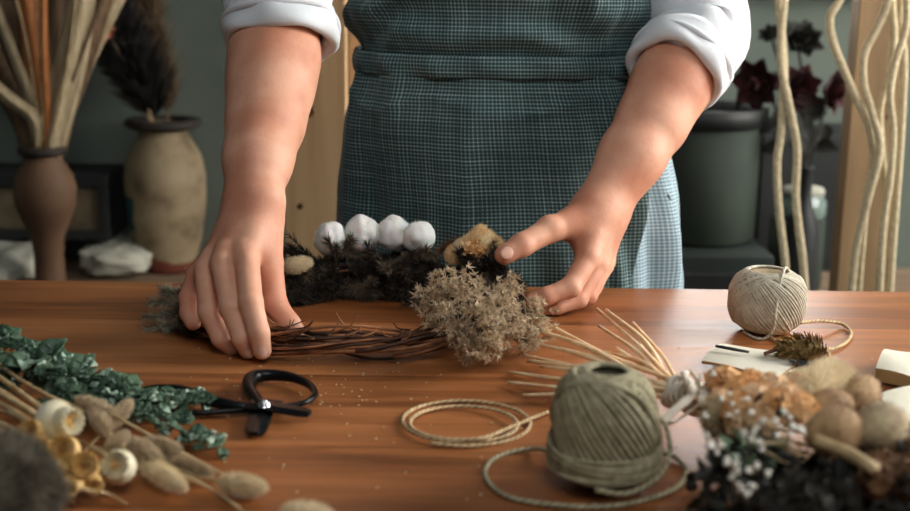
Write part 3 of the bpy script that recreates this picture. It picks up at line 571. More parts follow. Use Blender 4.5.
nail(J(232, 348, -0.270), J(221, 338, -0.273), (0.1, -1, 0.2), 0.0048, 0.0058); nail(J(297, 332, -0.271), J(290, 324, -0.264), (0.4, -0.3, 1), 0.0048, 0.0058)
nail(J(504, 255, -0.134), J(522, 245, -0.124), (-0.25, -1, 0.15), 0.0070, 0.0080)
# trunk, legs, neck and head
TB = np.array([0.06, 0.185, 0.0])
F3 = Field((-0.22, 0.02, 0.0), (0.36, 0.36, 1.56), 0.007)
T_ = lambda x, y, z: TB + (x, y, z)
F3.group([(T_(-0.06, 0, 0.98), T_(0.06, 0, 0.98), 0.105, 0.105), (T_(-0.045, 0, 1.10), T_(0.045, 0, 1.10), 0.092, 0.092), (T_(-0.07, 0.01, 1.26), T_(0.07, 0.01, 1.26), 0.095, 0.095),
          (T_(-0.12, 0, 1.385), T_(0.12, 0, 1.385), 0.054, 0.054), (T_(0, 0, 1.05), T_(0, 0, 1.25), 0.09, 0.09), (SHl, SHl * 0.35 + EL * 0.65, 0.042, 0.040), (SHr, SHr * 0.35 + ELr * 0.65, 0.042, 0.036)], 0.08, 0)
for sx in (-1, 1):
    F3.group(chain([T_(sx * 0.09, 0, 0.93), T_(sx * 0.10, 0, 0.50), T_(sx * 0.10, 0.02, 0.09)], [0.085, 0.058, 0.040]), 0.03, 0.05)
    F3.group([(T_(sx * 0.10, 0.03, 0.045), T_(sx * 0.115, -0.13, 0.035), 0.042, 0.032)], 0.01, 0.03)
V, Q = F3.mesh(); bm_.add(V, Q)
HC = np.array([0.06, 0.12, 1.63])
F4 = Field(HC - (0.11, 0.15, 0.27), HC + (0.11, 0.14, 0.15), 0.003)
h_ = lambda x, y, z: HC + (x, y, z)
F4.group([(h_(0, 0.03, 0.02), h_(0, 0.0, 0.03), 0.080, 0.074), (h_(0, -0.01, -0.03), h_(0, -0.035, -0.07), 0.062, 0.040), (h_(0, -0.045, -0.085), h_(0, -0.05, -0.088), 0.026, 0.024), (h_(0, 0.03, -0.06), TB + (0, -0.01, 1.40), 0.050, 0.056)], 0.03, 0)
F4.group([(h_(0, -0.078, 0.006), h_(0, -0.096, -0.026), 0.007, 0.011)], 0, 0.010); F4.group([(h_(-0.014, -0.088, -0.028), h_(0.014, -0.088, -0.028), 0.007, 0.007)], 0, 0.006)
F4.group([(h_(-0.03, -0.070, 0.022), h_(0.03, -0.070, 0.022), 0.010, 0.010)], 0, 0.012)
for sx in (-1, 1): F4.group([(h_(sx * 0.078, 0.018, 0.018), h_(sx * 0.074, 0.012, -0.022), 0.012, 0.008)], 0, 0.006)
V, Q = F4.mesh(); bm_.add(V, Q)
per = thing('person', 'person in white rolled sleeves and dark checked apron shaping a wreath', 'person', (0.06, 0.185, 0))
body = bm_.obj('body', ['skin', 'nail'], per)
for sx in (-1, 1):
    c = h_(sx * 0.030, -0.062, 0.004); e = MB().ball(c, 0.0125, 14, 10).obj('eye', 'eye_white', per); MB().ball(c + (0, -0.0072, -0.001), 0.0062, 12, 8).obj('iris', 'iris', e)
mb = MB(); mb.tube(spline([h_(-0.022, -0.078, -0.057), h_(-0.008, -0.0885, -0.053), h_(0.008, -0.0885, -0.053), h_(0.022, -0.078, -0.057)], 5), [0.002, 0.004, 0.004, 0.002], 8)
mb.tube(spline([h_(-0.020, -0.076, -0.060), h_(0, -0.0865, -0.063), h_(0.020, -0.076, -0.060)], 6), [0.002, 0.005, 0.002], 8); mb.obj('lips', 'lip', per)
mb = MB(); G = []
for i in range(22):
    th = PI * 0.82 * i / 21; row = []
    for j in range(40):
        ph = 2 * PI * j / 40; d = np.array([math.sin(th) * math.cos(ph), math.sin(th) * math.sin(ph), math.cos(th)])
        lim = 0.36 * PI if d[1] < -0.15 * math.sin(th) else 9; t2 = min(th, lim); d = np.array([math.sin(t2) * math.cos(ph), math.sin(t2) * math.sin(ph), math.cos(t2)])
        row.append(HC + (0, 0.016, 0.022) + d * np.array([0.089, 0.104, 0.094]) * (1 + 0.015 * math.sin(ph * 20)))
    G.append(row)
mb.grid(G, cv=True); mb.egg(h_(0, 0.10, 0.0), h_(0, 0.16, 0.02), 0.035); mb.obj('hair', 'hair', per)

# clothing built as rings round the trunk
def ringpt(z, th, prof, grow=0.0):
    zs = [p[0] for p in prof]; cx = np.interp(z, zs, [p[1] for p in prof]); a = np.interp(z, zs, [p[2] for p in prof]) + grow; b = np.interp(z, zs, [p[3] for p in prof]) + grow; cy = np.interp(z, zs, [p[4] for p in prof])
    c, s = math.cos(th), math.sin(th); e = 0.85
    return np.array([cx + a * math.copysign(abs(c) ** e, c), cy + b * math.copysign(abs(s) ** e, s), z])
def cloth(prof, z0, z1, nz, th0, th1, nt, grow, fold, mi=0, mb=None, edge=None):
    G = []; UV = []
    for i in range(nz + 1):
        z = z0 + (z1 - z0) * i / nz; row = []; ur = []
        for j in range(nt + 1):
            q0_, q1_ = (th0, th1) if edge is None else edge(z)
            th = q0_ + (q1_ - q0_) * j / nt; g = grow + fold(z, th)
            row.append(ringpt(z, th, prof, g)); ur.append((ARC(th), z))
        G.append(row); UV.append(ur)
    mb = mb or MB(); mb.grid(G, mi=mi, UV=UV); return mb
N3 = lambda a, b, c=0.0: noise.noise(Vector((a, b, c)))
# z, cx, a, b, cy
BP = [(0.45, 0.075, 0.218, 0.155, 0.185), (0.70, 0.076, 0.212, 0.150, 0.18), (0.85, 0.075, 0.204, 0.140, 0.175), (0.93, 0.072, 0.198, 0.132, 0.17), (1.02, 0.062, 0.186, 0.120, 0.17), (1.088, 0.056, 0.160, 0.104, 0.168),
      (1.112, 0.056, 0.160, 0.104, 0.168), (1.15, 0.056, 0.172, 0.112, 0.168), (1.25, 0.058, 0.180, 0.118, 0.17), (1.36, 0.06, 0.185, 0.108, 0.17)]
def smoothp(P):
    zs = np.linspace(P[0][0], P[-1][0], 80); A = np.array(P); out = np.stack([np.interp(zs, A[:, 0], A[:, k]) for k in range(5)], 1)
    for _ in range(3): out[1:-1, 1:] = (out[:-2, 1:] + 2 * out[1:-1, 1:] + out[2:, 1:]) / 4
    return [tuple(r) for r in out]
BP = smoothp(BP)
_t = np.linspace(-2 * PI, 2 * PI, 1201); _p = np.array([ringpt(0.98, a, BP) for a in _t]); _l = np.concatenate([[0], np.cumsum(np.linalg.norm(np.diff(_p, axis=0), axis=1))])
ARC = lambda th: float(np.interp(th, _t, _l))
def skirt_fold(z, th):
    k = max(0, min(1, (1.09 - z) / 0.12)); f = 0.0035 * math.sin(th * 13 + 2 * N3(z * 3, th)) * (0.4 + k) * max(0.0, 1 - k * 0.3) + 0.005 * k * math.sin(th * 5 + 1.0 + z * 3)
    return f + 0.009 * N3(th * 2.6 + 7, z * 7) + 0.006 * math.exp(-((th + 1.72 + (1.09 - z) * 0.5) / 0.05) ** 2) * k + 0.006 * math.exp(-((th + 1.25 - (1.09 - z) * 0.9) / 0.06) ** 2) * k + 0.003 * N3(th * 9, z * 14, 3) + 0.003 * math.exp(-((z - 1.05 + 0.01 * math.sin(th * 7)) / 0.006) ** 2)
def bod_fold(z, th):
    k = min(1, max(0, (z - 1.105) / 0.03)); w = z * 95 + (th + PI / 2) * 5 * (1 if th > -PI / 2 else -1)
    return k * (0.007 + 0.0065 * math.sin(w + 2.5 * N3(th * 2.2, z * 11)) + 0.005 * N3(th * 5, z * 24, 5)) + 0.002 * N3(th * 12, z * 30)
mb = cloth(BP, 0.50, 1.094, 150, -PI - 0.25, 0.25, 200, 0.016, skirt_fold, edge=lambda z: (-PI - 0.25, float(np.interp(z, [0.5, 0.85, 0.95, 1.03, 1.09], [-0.98, -0.93, -0.80, -0.45, 0.1])))); ap = mb.obj('apron_skirt', 'apron', per)
mb = cloth(BP, 1.098, 1.34, 90, -PI + 0.10, -0.10, 200, 0.012, bod_fold, edge=lambda z: (-PI + 0.02 + max(0, z - 1.18) * 3.0, -0.02 - max(0, z - 1.18) * 3.0)); bib = mb.obj('apron_bib', 'apron', per)
band = cloth(BP, 1.082, 1.108, 12, -PI - 0.3, 0.3, 180, 0.020, lambda z, th: 0.004 * math.cos((z - 1.095) / 0.013 * PI / 2) + 0.0015 * math.sin(th * 17 + z * 90) + 0.002 * N3(th * 6, z * 40)).obj('waistband', 'apron', per)
for o, th_ in ((ap, 0.0025), (bib, 0.0025), (band, 0.003)):
    md = o.modifiers.new('thickness', 'SOLIDIFY'); md.thickness = th_; md.offset = -1
mb = MB()
for sx in (-1, 1): mb.tube(spline([ringpt(1.33, -PI / 2 + sx * 0.75, BP, 0.012), np.array([0.06 + sx * 0.085, 0.10, 1.42]), np.array([0.06 + sx * 0.07, 0.19, 1.468]), np.array([0.06 - sx * 0.02, 0.285, 1.33]), np.array([0.06 - sx * 0.09, 0.295, 1.11])], 8), 0.014, 8, flat=0.2, up=(0, -0.7, 0.7))
mb.obj('apron_strap', 'apron', per)
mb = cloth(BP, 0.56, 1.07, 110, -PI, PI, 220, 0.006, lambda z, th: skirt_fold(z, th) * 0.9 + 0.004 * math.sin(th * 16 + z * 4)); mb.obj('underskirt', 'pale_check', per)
# tie end poking out at the hip
tp = J(655, 186, 0.10)
MB().tube(spline([tp + (-0.02, 0, 0.02), tp, tp + (0.012, -0.01, -0.008), tp + (0.018, -0.008, -0.02)], 5), 0.003, 6).obj('apron_tie', 'dark_leaf', per)
# shirt
mb = cloth(BP, 0.99, 1.36, 40, -PI, PI, 90, 0.0, lambda z, th: 0.003 * N3(th * 4, z * 12))
G = []
for i in range(12):
    t = i / 11; G.append([ringpt(1.36, th, BP, 0.0) * (1 - t) + (TB + np.array([math.cos(th) * 0.062, -0.015 + math.sin(th) * 0.062, 1.475])) * t + np.array([0, 0, 0.035 * math.sin(PI * t)]) + np.array([math.cos(th) * 0.03 * math.sin(PI * t), 0, 0]) for th in np.linspace(-PI, PI, 91)])
mb.grid(G)
mb.tube([TB + (math.cos(a) * 0.063, -0.015 + math.sin(a) * 0.063, 1.483 + 0.01 * math.sin(a)) for a in np.linspace(0, 2 * PI, 37)[:-1]], 0.009, 8, closed=True)
def sleeve(mb, pts, rad, seed, cuff0, sub):
    P = np.array(spline(pts, 14)); m = len(P); R = np.interp(np.linspace(0, 1, m), np.linspace(0, 1, len(rad)), rad); T = np.gradient(P, axis=0); x, y = perp(T[0]); G = []
    for i in range(m):
        t = nv(T[i]); x = nv(x - t * np.dot(x, t)); y = np.cross(t, x); row = []
        for a in np.arange(56) * 2 * PI / 56:
            s = i / (m - 1); d = 0.005 * math.sin(s * 34 + 2.0 * math.sin(a + seed) + 3 * N3(a * 1.1, s * 5, seed)) * (0.4 + 0.6 * s) + 0.008 * N3(math.cos(a) * 1.5 + seed, math.sin(a) * 1.5, s * 7)
            row.append(P[i] + (math.cos(a) * x + math.sin(a) * y) * (R[i] + d))
        G.append(row)
    mb.grid(G, cv=True)
    # rolled cuff
    e = P[-1]; t = nv(T[-1]); G = []
    R0 = R[-1]
    for s, dr in [(-0.036, 0.001), (-0.037, 0.008), (-0.030, 0.0105), (-0.016, 0.0115), (-0.004, 0.012), (0.003, 0.010), (0.006, 0.005), (0.003, 0.0), (-0.004, -0.003), (-0.03, -0.005)]:
        row = []
        for a in np.arange(56) * 2 * PI / 56:
            w = 0.003 * N3(math.cos(a) * 2 + seed, math.sin(a) * 2, s * 50) + 0.0025 * math.sin(5 * a + seed + s * 120)
            row.append(e + t * (s + 0.004 * math.sin(2 * a + seed)) + (math.cos(a) * x + math.sin(a) * y) * (R0 + dr + w))
        G.append(row)
    c = MB().grid(G, cv=True); c.tube([e + t * (-0.019 + 0.003 * math.sin(3 * a)) + (math.cos(a) * x + math.sin(a) * y) * (R0 + 0.0105) for a in np.arange(48) * 2 * PI / 48], 0.004, 8, closed=True)
    sub.append(c)
subs = []
cl = J(281, 44, -0.045); cr = J(675, 74, 0.038)
sleeve(mb, [SHl + (0.045, 0.0, 0.012), SHl + (0.01, 0, 0.004), SHl * 0.5 + EL * 0.5, EL + (0.0, 0.006, 0.008), EL * 0.5 + cl * 0.5 + (0, 0, 0.004), cl], [0.070, 0.074, 0.068, 0.062, 0.056, 0.050], 1.0, 0, subs)
sleeve(mb, [SHr + (-0.045, 0.0, 0.012), SHr + (-0.01, 0, 0.004), SHr * 0.5 + ELr * 0.5, ELr + (-0.004, 0.004, 0.0), ELr * 0.5 + cr * 0.5, cr], [0.070, 0.074, 0.062, 0.055, 0.051, 0.0465], 4.3, 0, subs)
sh = mb.obj('shirt', 'shirt', per)
for c in subs: c.obj('sleeve_cuff', 'shirt', sh)
mb = cloth(BP, 0.88, 1.04, 14, -PI, PI, 60, -0.012, lambda z, th: 0)
for sx in (-1, 1): mb.tube(spline([T_(sx * 0.085, -0.005, 0.97), T_(sx * 0.10, 0, 0.5), T_(sx * 0.10, 0.02, 0.09)], 10), [0.105, 0.082, 0.066], 24)
mb.obj('trousers', 'trousers', per)
for sx in (-1, 1):
    a = T_(sx * 0.10, 0.075, 0.048); b = T_(sx * 0.118, -0.185, 0.040); s_ = MB()
    G = []
    for i in range(15):
        t = i / 14; w = 0.046 * math.sin(PI * (0.06 + 0.88 * t)) ** 0.45; hh = 0.085 if t < 0.35 else 0.085 - (t - 0.35) / 0.65 * 0.045; c = a + (b - a) * t
        G.append([np.array([c[0] + w * math.cos(q), c[1], max(0.001, hh / 2 + hh / 2 * math.sin(q) * (1 if math.sin(q) > 0 else 1))]) for q in np.arange(18) * 2 * PI / 18])
    s_.grid(G, cv=True); s_.f += [tuple(range(18)), tuple(range(14 * 18, 15 * 18))[::-1]]; s_.m += [0, 0]; s_.obj('shoe', 'shoe', per)
# ------------------------------------------------------------------ the wreath
WCx, WCy, WRx, WRy = -0.100, -0.166, 0.152, 0.126
wz = TZ + 0.017
wreath = thing('wreath', 'half finished twig wreath with dark heather, cotton bolls and beige plumes', 'wreath', (WCx, WCy, TZ))
def ringp(th, off=(0, 0), z=None):
    return np.array([WCx + (WRx + off[0]) * math.cos(th), WCy + (WRy + off[0]) * math.sin(th), (wz if z is None else z) + off[1]])
mb = MB()
for k in range(58):
    a0 = random.random() * 2 * PI; ln = random.uniform(1.2, 3.6); ph = random.random() * 6.28; rr = 0.0145 * math.sqrt(random.random()); tw = random.uniform(1.0, 3.0); pts = []
    n = int(ln * 14)
    for i in range(n + 1):
        th = a0 + ln * i / n; q = ph + tw * th; e = 1 + 0.25 * math.sin(5 * th + ph)
        pts.append(ringp(th, (rr * math.cos(q) * e + 0.002 * math.sin(9 * th + k), rr * math.sin(q) * e)))
    mb.tube(pts, [random.uniform(0.0014, 0.0024), random.uniform(0.0009, 0.0014)], 6, mi=k % 2)
for k in range(46):
    th = random.uniform(0, 2 * PI) if k < 16 else random.uniform(3.9, 5.5); c = ringp(th, (random.uniform(-0.01, 0.01), random.uniform(0.002, 0.012))); t = nv([-math.sin(th), math.cos(th), 0]) * random.choice((-1, 1)); up = nv([math.cos(th) * random.uniform(-1, 1), random.uniform(-0.6, 0.6), random.uniform(0.1, 0.9)])
    L = random.uniform(0.012, 0.032); mb.tube(spline([c, c + t * L * 0.6 + up * L * 0.25, c + t * L * 0.9 + up * L * 0.7], 4), [0.0012, 0.0005], 5, mi=k % 2)
mb.obj('twig_ring', ['twig', 'twig_dark'], wreath)
def needles(mb, P, n, L, W, spread=1.0, mi=0):
    P = np.array(P); k = len(P); t = RNG.random(n) * (k - 1.001); i = t.astype(int); fr = (t - i)[:, None]; B = P[i] * (1 - fr) + P[i + 1] * fr; T = P[i + 1] - P[i]; T /= np.linalg.norm(T, axis=1, keepdims=True)
    mb.blades(B, sph(n) * spread + T * 0.8, L * (0.5 + RNG.random(n) * 0.8), W, mi)
def sprig(th, off, d, L, m, name='heather_sprig', n=420, nl=0.010, W=0.0011, side=3):
    b = ringp(th, off); d = nv(d); c = rv(0.25); pts = spline([b, b + d * L * 0.5 + c * L * 0.2, b + nv(d + c * 0.6) * L], 6); mb = MB().tube(pts, [0.0013, 0.0006], 5)
    needles(mb, pts, n // 2, nl, W)
    for j in range(side):
        q = pts[int(len(pts) * random.uniform(0.2, 0.8))]; e = q + nv(d + rv(0.6)) * L * random.uniform(0.3, 0.55); sp_ = spline([q, (q + e) / 2 + rv(0.002), e], 4); mb.tube(sp_, [0.0008, 0.0004], 4); needles(mb, sp_, n // 2 // side, nl * 0.9, W)
    mb.obj(name, m, wreath)
def tang(th, s, r, u): return np.array([-math.sin(th) * s + math.cos(th) * r, math.cos(th) * s + math.sin(th) * r, u])
for k in range(82):                       # dark heather over the back half
    th = math.radians(random.uniform(2, 196)); s = random.choice((-1, 1)); u = random.uniform(-0.25, 0.45)
    r_ = random.uniform(-0.7, 0.35)
    if k % 8 == 0: u = random.uniform(0.6, 1.0); r_ = 0.1
    b = (random.uniform(-0.026, 0.018), random.uniform(-0.010, 0.020))
    if k >= 62: th = math.radians(random.uniform(28, 150)); b = (random.uniform(-0.036, -0.02), random.uniform(-0.012, 0.004)); u = random.uniform(0, 0.4); s *= 1.6
    sprig(th, b, tang(th, s, r_, u), random.uniform(0.035, 0.06), 'heather_mid' if k % 4 == 1 else 'heather', n=1700, nl=0.0105, W=0.0013)
for k in range(13):                       # greyer fine heather by the left hand
    th = math.radians(random.uniform(152, 205)); sprig(th, (random.uniform(-0.015, 0.012), random.uniform(0, 0.012)), tang(th, random.choice((-1, 1)), random.uniform(-0.3, 0.9), random.uniform(-0.1, 0.5)), random.uniform(0.03, 0.055), 'heather_pale', 'pale_heather_sprig', n=700, nl=0.008, W=0.0007)
for px, py, ex, ey in [(196, 310, 150, 302), (196, 316, 144, 318), (198, 322, 148, 332), (200, 300, 162, 292), (200, 325, 165, 338)]:
    a = J(px, py, -0.19); b = J(ex, ey, -0.20); pts = spline([a, (a + b) / 2 + (0, 0, 0.003), b], 6); mb = MB().tube(pts, [0.001, 0.0005], 4); needles(mb, pts, 620, 0.010, 0.0008); mb.obj('pale_heather_sprig', 'heather_pale', wreath)
for px, py, ex, ey, Y in [(318, 262, 290, 236, -0.05), (345, 255, 338, 226, -0.04), (352, 255, 350, 238, -0.05), (372, 262, 366, 244, -0.06), (300, 262, 284, 246, -0.06), (420, 262, 424, 240, -0.05), (335, 258, 328, 240, -0.07), (385, 268, 372, 250, -0.08), (398, 270, 412, 252, -0.08)]:
    a = J(px, py, Y); b = J(ex, ey, Y); pts = spline([a, (a + b) / 2 + rv(0.002), b], 5); mb = MB().tube(pts, [0.0014, 0.0006], 5); needles(mb, pts, 90, 0.011, 0.0012, 0.6); mb.obj('heather_sprig', 'heather', wreath)
def lumpy(c, r, seed, amp=0.12, n=30, sq=(1, 1, 1), cleft=()):
    G = []
    for i in range(n + 1):
        row = []
        for j in range(2 * n):
            a = PI * i / n; b = PI * j / n; d = np.array([math.sin(a) * math.cos(b), math.sin(a) * math.sin(b), math.cos(a)])
            q = 1 + amp * noise.noise(Vector(d * 1.1 + seed)) * 1.6 + amp * 0.5 * noise.noise(Vector(d * 2.3 + seed)) + 0.008 * noise.noise(Vector(d * 7 + seed)) - sum(0.10 * math.exp(-((math.atan2(d[1], d[0]) - s0 + PI) % (2 * PI) - PI) ** 2 / 0.05) * math.sin(a) ** 3 for s0 in cleft); row.append(np.asarray(c) + d * r * q * np.array(sq))
        G.append(row)
    return MB().grid(G, cv=True)
for px, py, Y, r, sd in [(331, 238, -0.045, 0.0185, 1.1), (362, 234, -0.035, 0.0205, 5.2), (394, 234, -0.035, 0.0200, 8.7), (419, 237, -0.048, 0.0178, 12.3)]:
    c = J(px, py, Y); mb = lumpy(c, r * 1.02, sd, 0.13, sq=(0.98, 0.95, 1.0), cleft=(sd % 2.0 - 2.4, sd % 2.0 - 0.2, sd % 2.0 + 1.8)); mb.blades(*(lambda s: (c + s * r * 0.9, s + rv(0.3), 0.0034, 0.0004))(sph(1000)))
    o = mb.obj('cotton_boll', 'cotton', wreath); h = MB()
    for i in range(5): a = 2 * PI * i / 5 + sd; h.leaf(c + (0, 0, -r * 0.98), (math.cos(a), math.sin(a), 0.75), (-math.cos(a), -math.sin(a), 0.5), r * 1.35, r * 0.7, -0.35, 0.3)
    h.tube([c + (0, 0, -r * 0.9), c + (0, 0, -r * 1.9)], 0.0018, 6); h.obj('husk', 'husk', o)
def fuzzy_egg(a, b, r, n, L, W, lean=0.7, skew=0.0, core=0.8):
    mb = MB().egg(a, b, r * core, 12, 9, skew); B, N = egg_surface(a, b, r * core, n, skew); ax = nv(np.asarray(b) - a); return mb.blades(B, N + ax * lean + RNG.normal(size=(n, 3)) * 0.25, L * (0.6 + 0.7 * RNG.random(n)), W)
# star-tufted beige plumes at the right front
for px, py, z in [(428, 302, 0.895), (440, 318, 0.89), (452, 298, 0.905), (462, 334, 0.885), (472, 347, 0.872), (478, 306, 0.91), (490, 326, 0.90), (500, 304, 0.905), (512, 322, 0.89), (524, 338, 0.875), (468, 286, 0.912), (506, 290, 0.90), (535, 330, 0.872), (446, 286, 0.905), (530, 312, 0.885), (490, 342, 0.878)]:
    c = az(px, py, z); mb = MB(); d = nv(c - np.array([0.0, -0.19, 0.87]) + (0, 0, 0.01)); b = c - d * 0.035
    mb.tube(spline([b, c + rv(0.002), c + d * 0.014], 4), [0.0012, 0.0005], 5)
    for k in range(52):
        q = c + sph(1)[0] * 0.0150 * random.random() ** 0.4 + d * random.uniform(-0.012, 0.012); o = nv(q - b + rv(0.006)); n = 13; mb.blades(np.repeat([q], n, 0), sph(n) * 0.85 + o * 0.8, 0.0066 * (0.6 + RNG.random(n) * 0.7), 0.0017)
    mb.obj('reed_plume', 'plume', wreath); mb = MB(); needles(mb, [b - d * 0.01, b, c], 260, 0.009, 0.0013); mb.obj('shade_tuft', 'heather', wreath)  # dark needles at the plume base stand in for shade between tufts
# tan bunny tails and papery flower by the thumb
for ax_, ay_, bx, by, r, m in [(448, 262, 462, 247, 0.0095, 'tanfl'), (463, 268, 476, 258, 0.0085, 'bunny'), (462, 256, 476, 236, 0.010, 'tanfl'), (473, 254, 492, 232, 0.012, 'tanfl'), (484, 262, 500, 238, 0.011, 'tanfl'), (470, 250, 484, 226, 0.0085, 'tanfl'), (452, 256, 470, 240, 0.008, 'bunny'), (478, 268, 506, 264, 0.007, 'tanfl'), (283, 268, 312, 262, 0.008, 'bunny')]:
    fuzzy_egg(J(ax_, ay_, -0.085), J(bx, by, -0.08), r * 1.1, 1300, 0.0030, 0.0006, core=0.95).obj('bunny_tail', m, wreath)
mb = MB(); c = J(474, 252, -0.10)
for i in range(70): d = nv(sph(1)[0] + (0, -0.6, 0.5)); mb.leaf(c + d * 0.004 + rv(0.0045), d, rv(), 0.006, 0.004, 0.3, 0.4, 3)
mb.obj('papery_flower', 'orange_fl', wreath)
mb = MB(); c = J(446, 246, -0.06); needles(mb, [c + (-0.012, 0, -0.012), c, c + (0.02, 0, 0.008), c + (0.035, 0, 0.012)], 900, 0.011, 0.0007); mb.obj('brown_grass_tuft', 'brown_fl', wreath)
mb = MB(); c = J(500, 272, -0.07); needles(mb, [c + (-0.03, 0, 0), c, c + (0.022, -0.02, -0.012)], 1400, 0.013, 0.0008); mb.obj('brown_grass_tuft', 'heather', wreath)

# ------------------------------------------------------------------ scissors
G0 = lambda px, py, dz=0.005: az(px, py, TZ + dz)
sc_ = thing('scissors', 'black iron pruning scissors with open looped handles on the table', 'scissors', G0(262, 408, 0))
h1 = [G0(262, 410, 0.007), G0(256, 400, 0.008), G0(249, 388, 0.008), G0(252, 378, 0.008), G0(268, 375, 0.008), G0(290, 377, 0.008), G0(308, 384, 0.008), G0(315, 394, 0.008), G0(306, 402, 0.008), G0(288, 406, 0.007), G0(270, 408, 0.007)]
MB().tube(spline(h1, 7), [0.006, 0.0056, 0.0062, 0.0052, 0.0038, 0.0026, 0.0024, 0.0028], 12).obj('handle', 'iron', sc_)
h2 = [G0(258, 407, 0.007), G0(236, 406, 0.008), G0(212, 401, 0.009), G0(192, 394, 0.009), G0(170, 389, 0.009), G0(146, 390, 0.008), G0(128, 397, 0.008), G0(134, 406, 0.007), G0(160, 411, 0.006), G0(195, 413, 0.006), G0(228, 411, 0.006), G0(255, 409, 0.007)]
MB().tube(spline(h2, 7), [0.003, 0.0048, 0.0055, 0.0040, 0.003, 0.0026, 0.0024, 0.0024, 0.0026], 12).obj('handle', 'iron', sc_)
def blade(a, b, w, z0, th, side):
    a = np.array(a); b = np.array(b); d = nv(b - a); s = np.cross([0, 0, 1], d) * side; G = []
    for t in np.linspace(0, 1, 10):
        c = a + (b - a) * t; ww = w * (1 - 0.25 * t) if t < 0.9 else w * 0.45
        G.append([c + s * ww * 0.5 + (0, 0, -th / 2), c + s * ww * 0.5 + (0, 0, th / 2), c + (0, 0, th / 2), c - s * ww * 0.5 * (1 - t * 0.9), c - s * ww * 0.3 + (0, 0, -th / 2)])
    mb = MB().grid(G, cv=True); mb.f += [(0, 1, 2, 3, 4), tuple(45 + k for k in (4, 3, 2, 1, 0))]; mb.m += [0, 0]; return mb
blade(G0(248, 404, 0.010), G0(309, 414, 0.009), 0.021, 0, 0.0035, 1).obj('blade', 'iron', sc_, smooth=False)
blade(G0(268, 401, 0.006), G0(257, 434, 0.005), 0.026, 0, 0.0035, -1).obj('blade', 'iron', sc_, smooth=False)
c = G0(264, 406, 0.011); MB().spin(c, c + (0, 0, 0.005), [(0, 0.0052), (0.5, 0.0052), (0.8, 0.004), (1, 0.002)], 16).obj('pivot_screw', 'steel', sc_)

# ------------------------------------------------------------------ twines
def twine_path(pts, r, m, name, parent=None, n=8, **k):
    return MB().tube(spline(pts, n), r, 8, uv=True).obj(name, m, parent, **k)
pts = []
cc = G0(463, 422, 0.003)
ctr = [(463, 422), (465, 421), (455, 424), (462, 421), (466, 420)]
for i in range(0, 27):
    t = i / 12; a = 2 * PI * (t - 26 / 12) - 1.0; k = min(int(t), 3); f = t - int(t); A = np.array(ctr[k]) * (1 - f) + np.array(ctr[k + 1]) * f
    R = [64, 56, 40, 64, 62][k] * (1 - f) + [64, 56, 40, 64, 62][k + 1] * f; q = G0(*A, 0.0022 + 0.0018 * k + 0.001 * math.sin(a * 2 + k)); s = R / 1150
    pts.append(q + (s * math.cos(a), s * math.sin(a) * 0.95, 0))
pts += [pts[-1] * 0.55 + G0(528, 421, 0.0045) * 0.45, G0(530, 419, 0.004), G0(548, 412, 0.002)]
o = twine_path(pts, 0.0016, 'tan_twine', 'twine_coil', n=5, loc=cc - (0, 0, 0.003)); tag(o, 'small loose coil of tan twine lying left of the grey green twine ball', 'twine')
def winding(c, r, h, n, tilt, rs, mb, az0=0.0, turns=1.0, bulge=0.6, seed=0, grow=0.0, top=1.0, jit=0.006, e=2.6):
    rnd = random.Random(seed)
    lay = 0
    for k in range(n):
        a = az0 + turns * 2 * PI * k / n; tl = tilt + rnd.uniform(-0.06, 0.06); ax = np.array([math.cos(a) * math.sin(tl), math.sin(a) * math.sin(tl), math.cos(tl)])
        x = nv(np.cross(ax, (0, 0, 1))); y = np.cross(ax, x); G = []; jj = rnd.uniform(-jit, jit)
        for t in np.arange(72) * 2 * PI / 72:
            d = x * math.cos(t) + y * math.sin(t); hz = math.hypot(d[0], d[1])
            q = 1 / ((hz ** e + abs(d[2]) ** e) ** (1 / e)); p = d * q
            tp_ = 1 - (1 - top) * max(0, p[2])
            G.append(c + np.array([p[0] * r * tp_, p[1] * r * tp_, p[2] * h / 2]) * (1 + grow * k / n + jj))
        mb.tube(G, rs, 7, closed=True, uv=False)
def core(c, r, h, top=1.0):
    mb = MB(); G = []
    for a in np.linspace(0.02, PI - 0.02, 22):
        e = 2.6; sn, cs = math.sin(a), math.cos(a); q = 1 / ((sn ** e + abs(cs) ** e) ** (1 / e)); tp_ = 1 - (1 - top) * max(0, cs * q)
        dip = -0.25 * math.exp(-(a / 0.32) ** 2)
        G.append([c + np.array([sn * q * r * math.cos(b) * tp_, sn * q * r * math.sin(b) * tp_, (cs * q + dip) * h / 2]) for b in np.arange(40) * 2 * PI / 40])
    return mb.grid(G, cv=True)
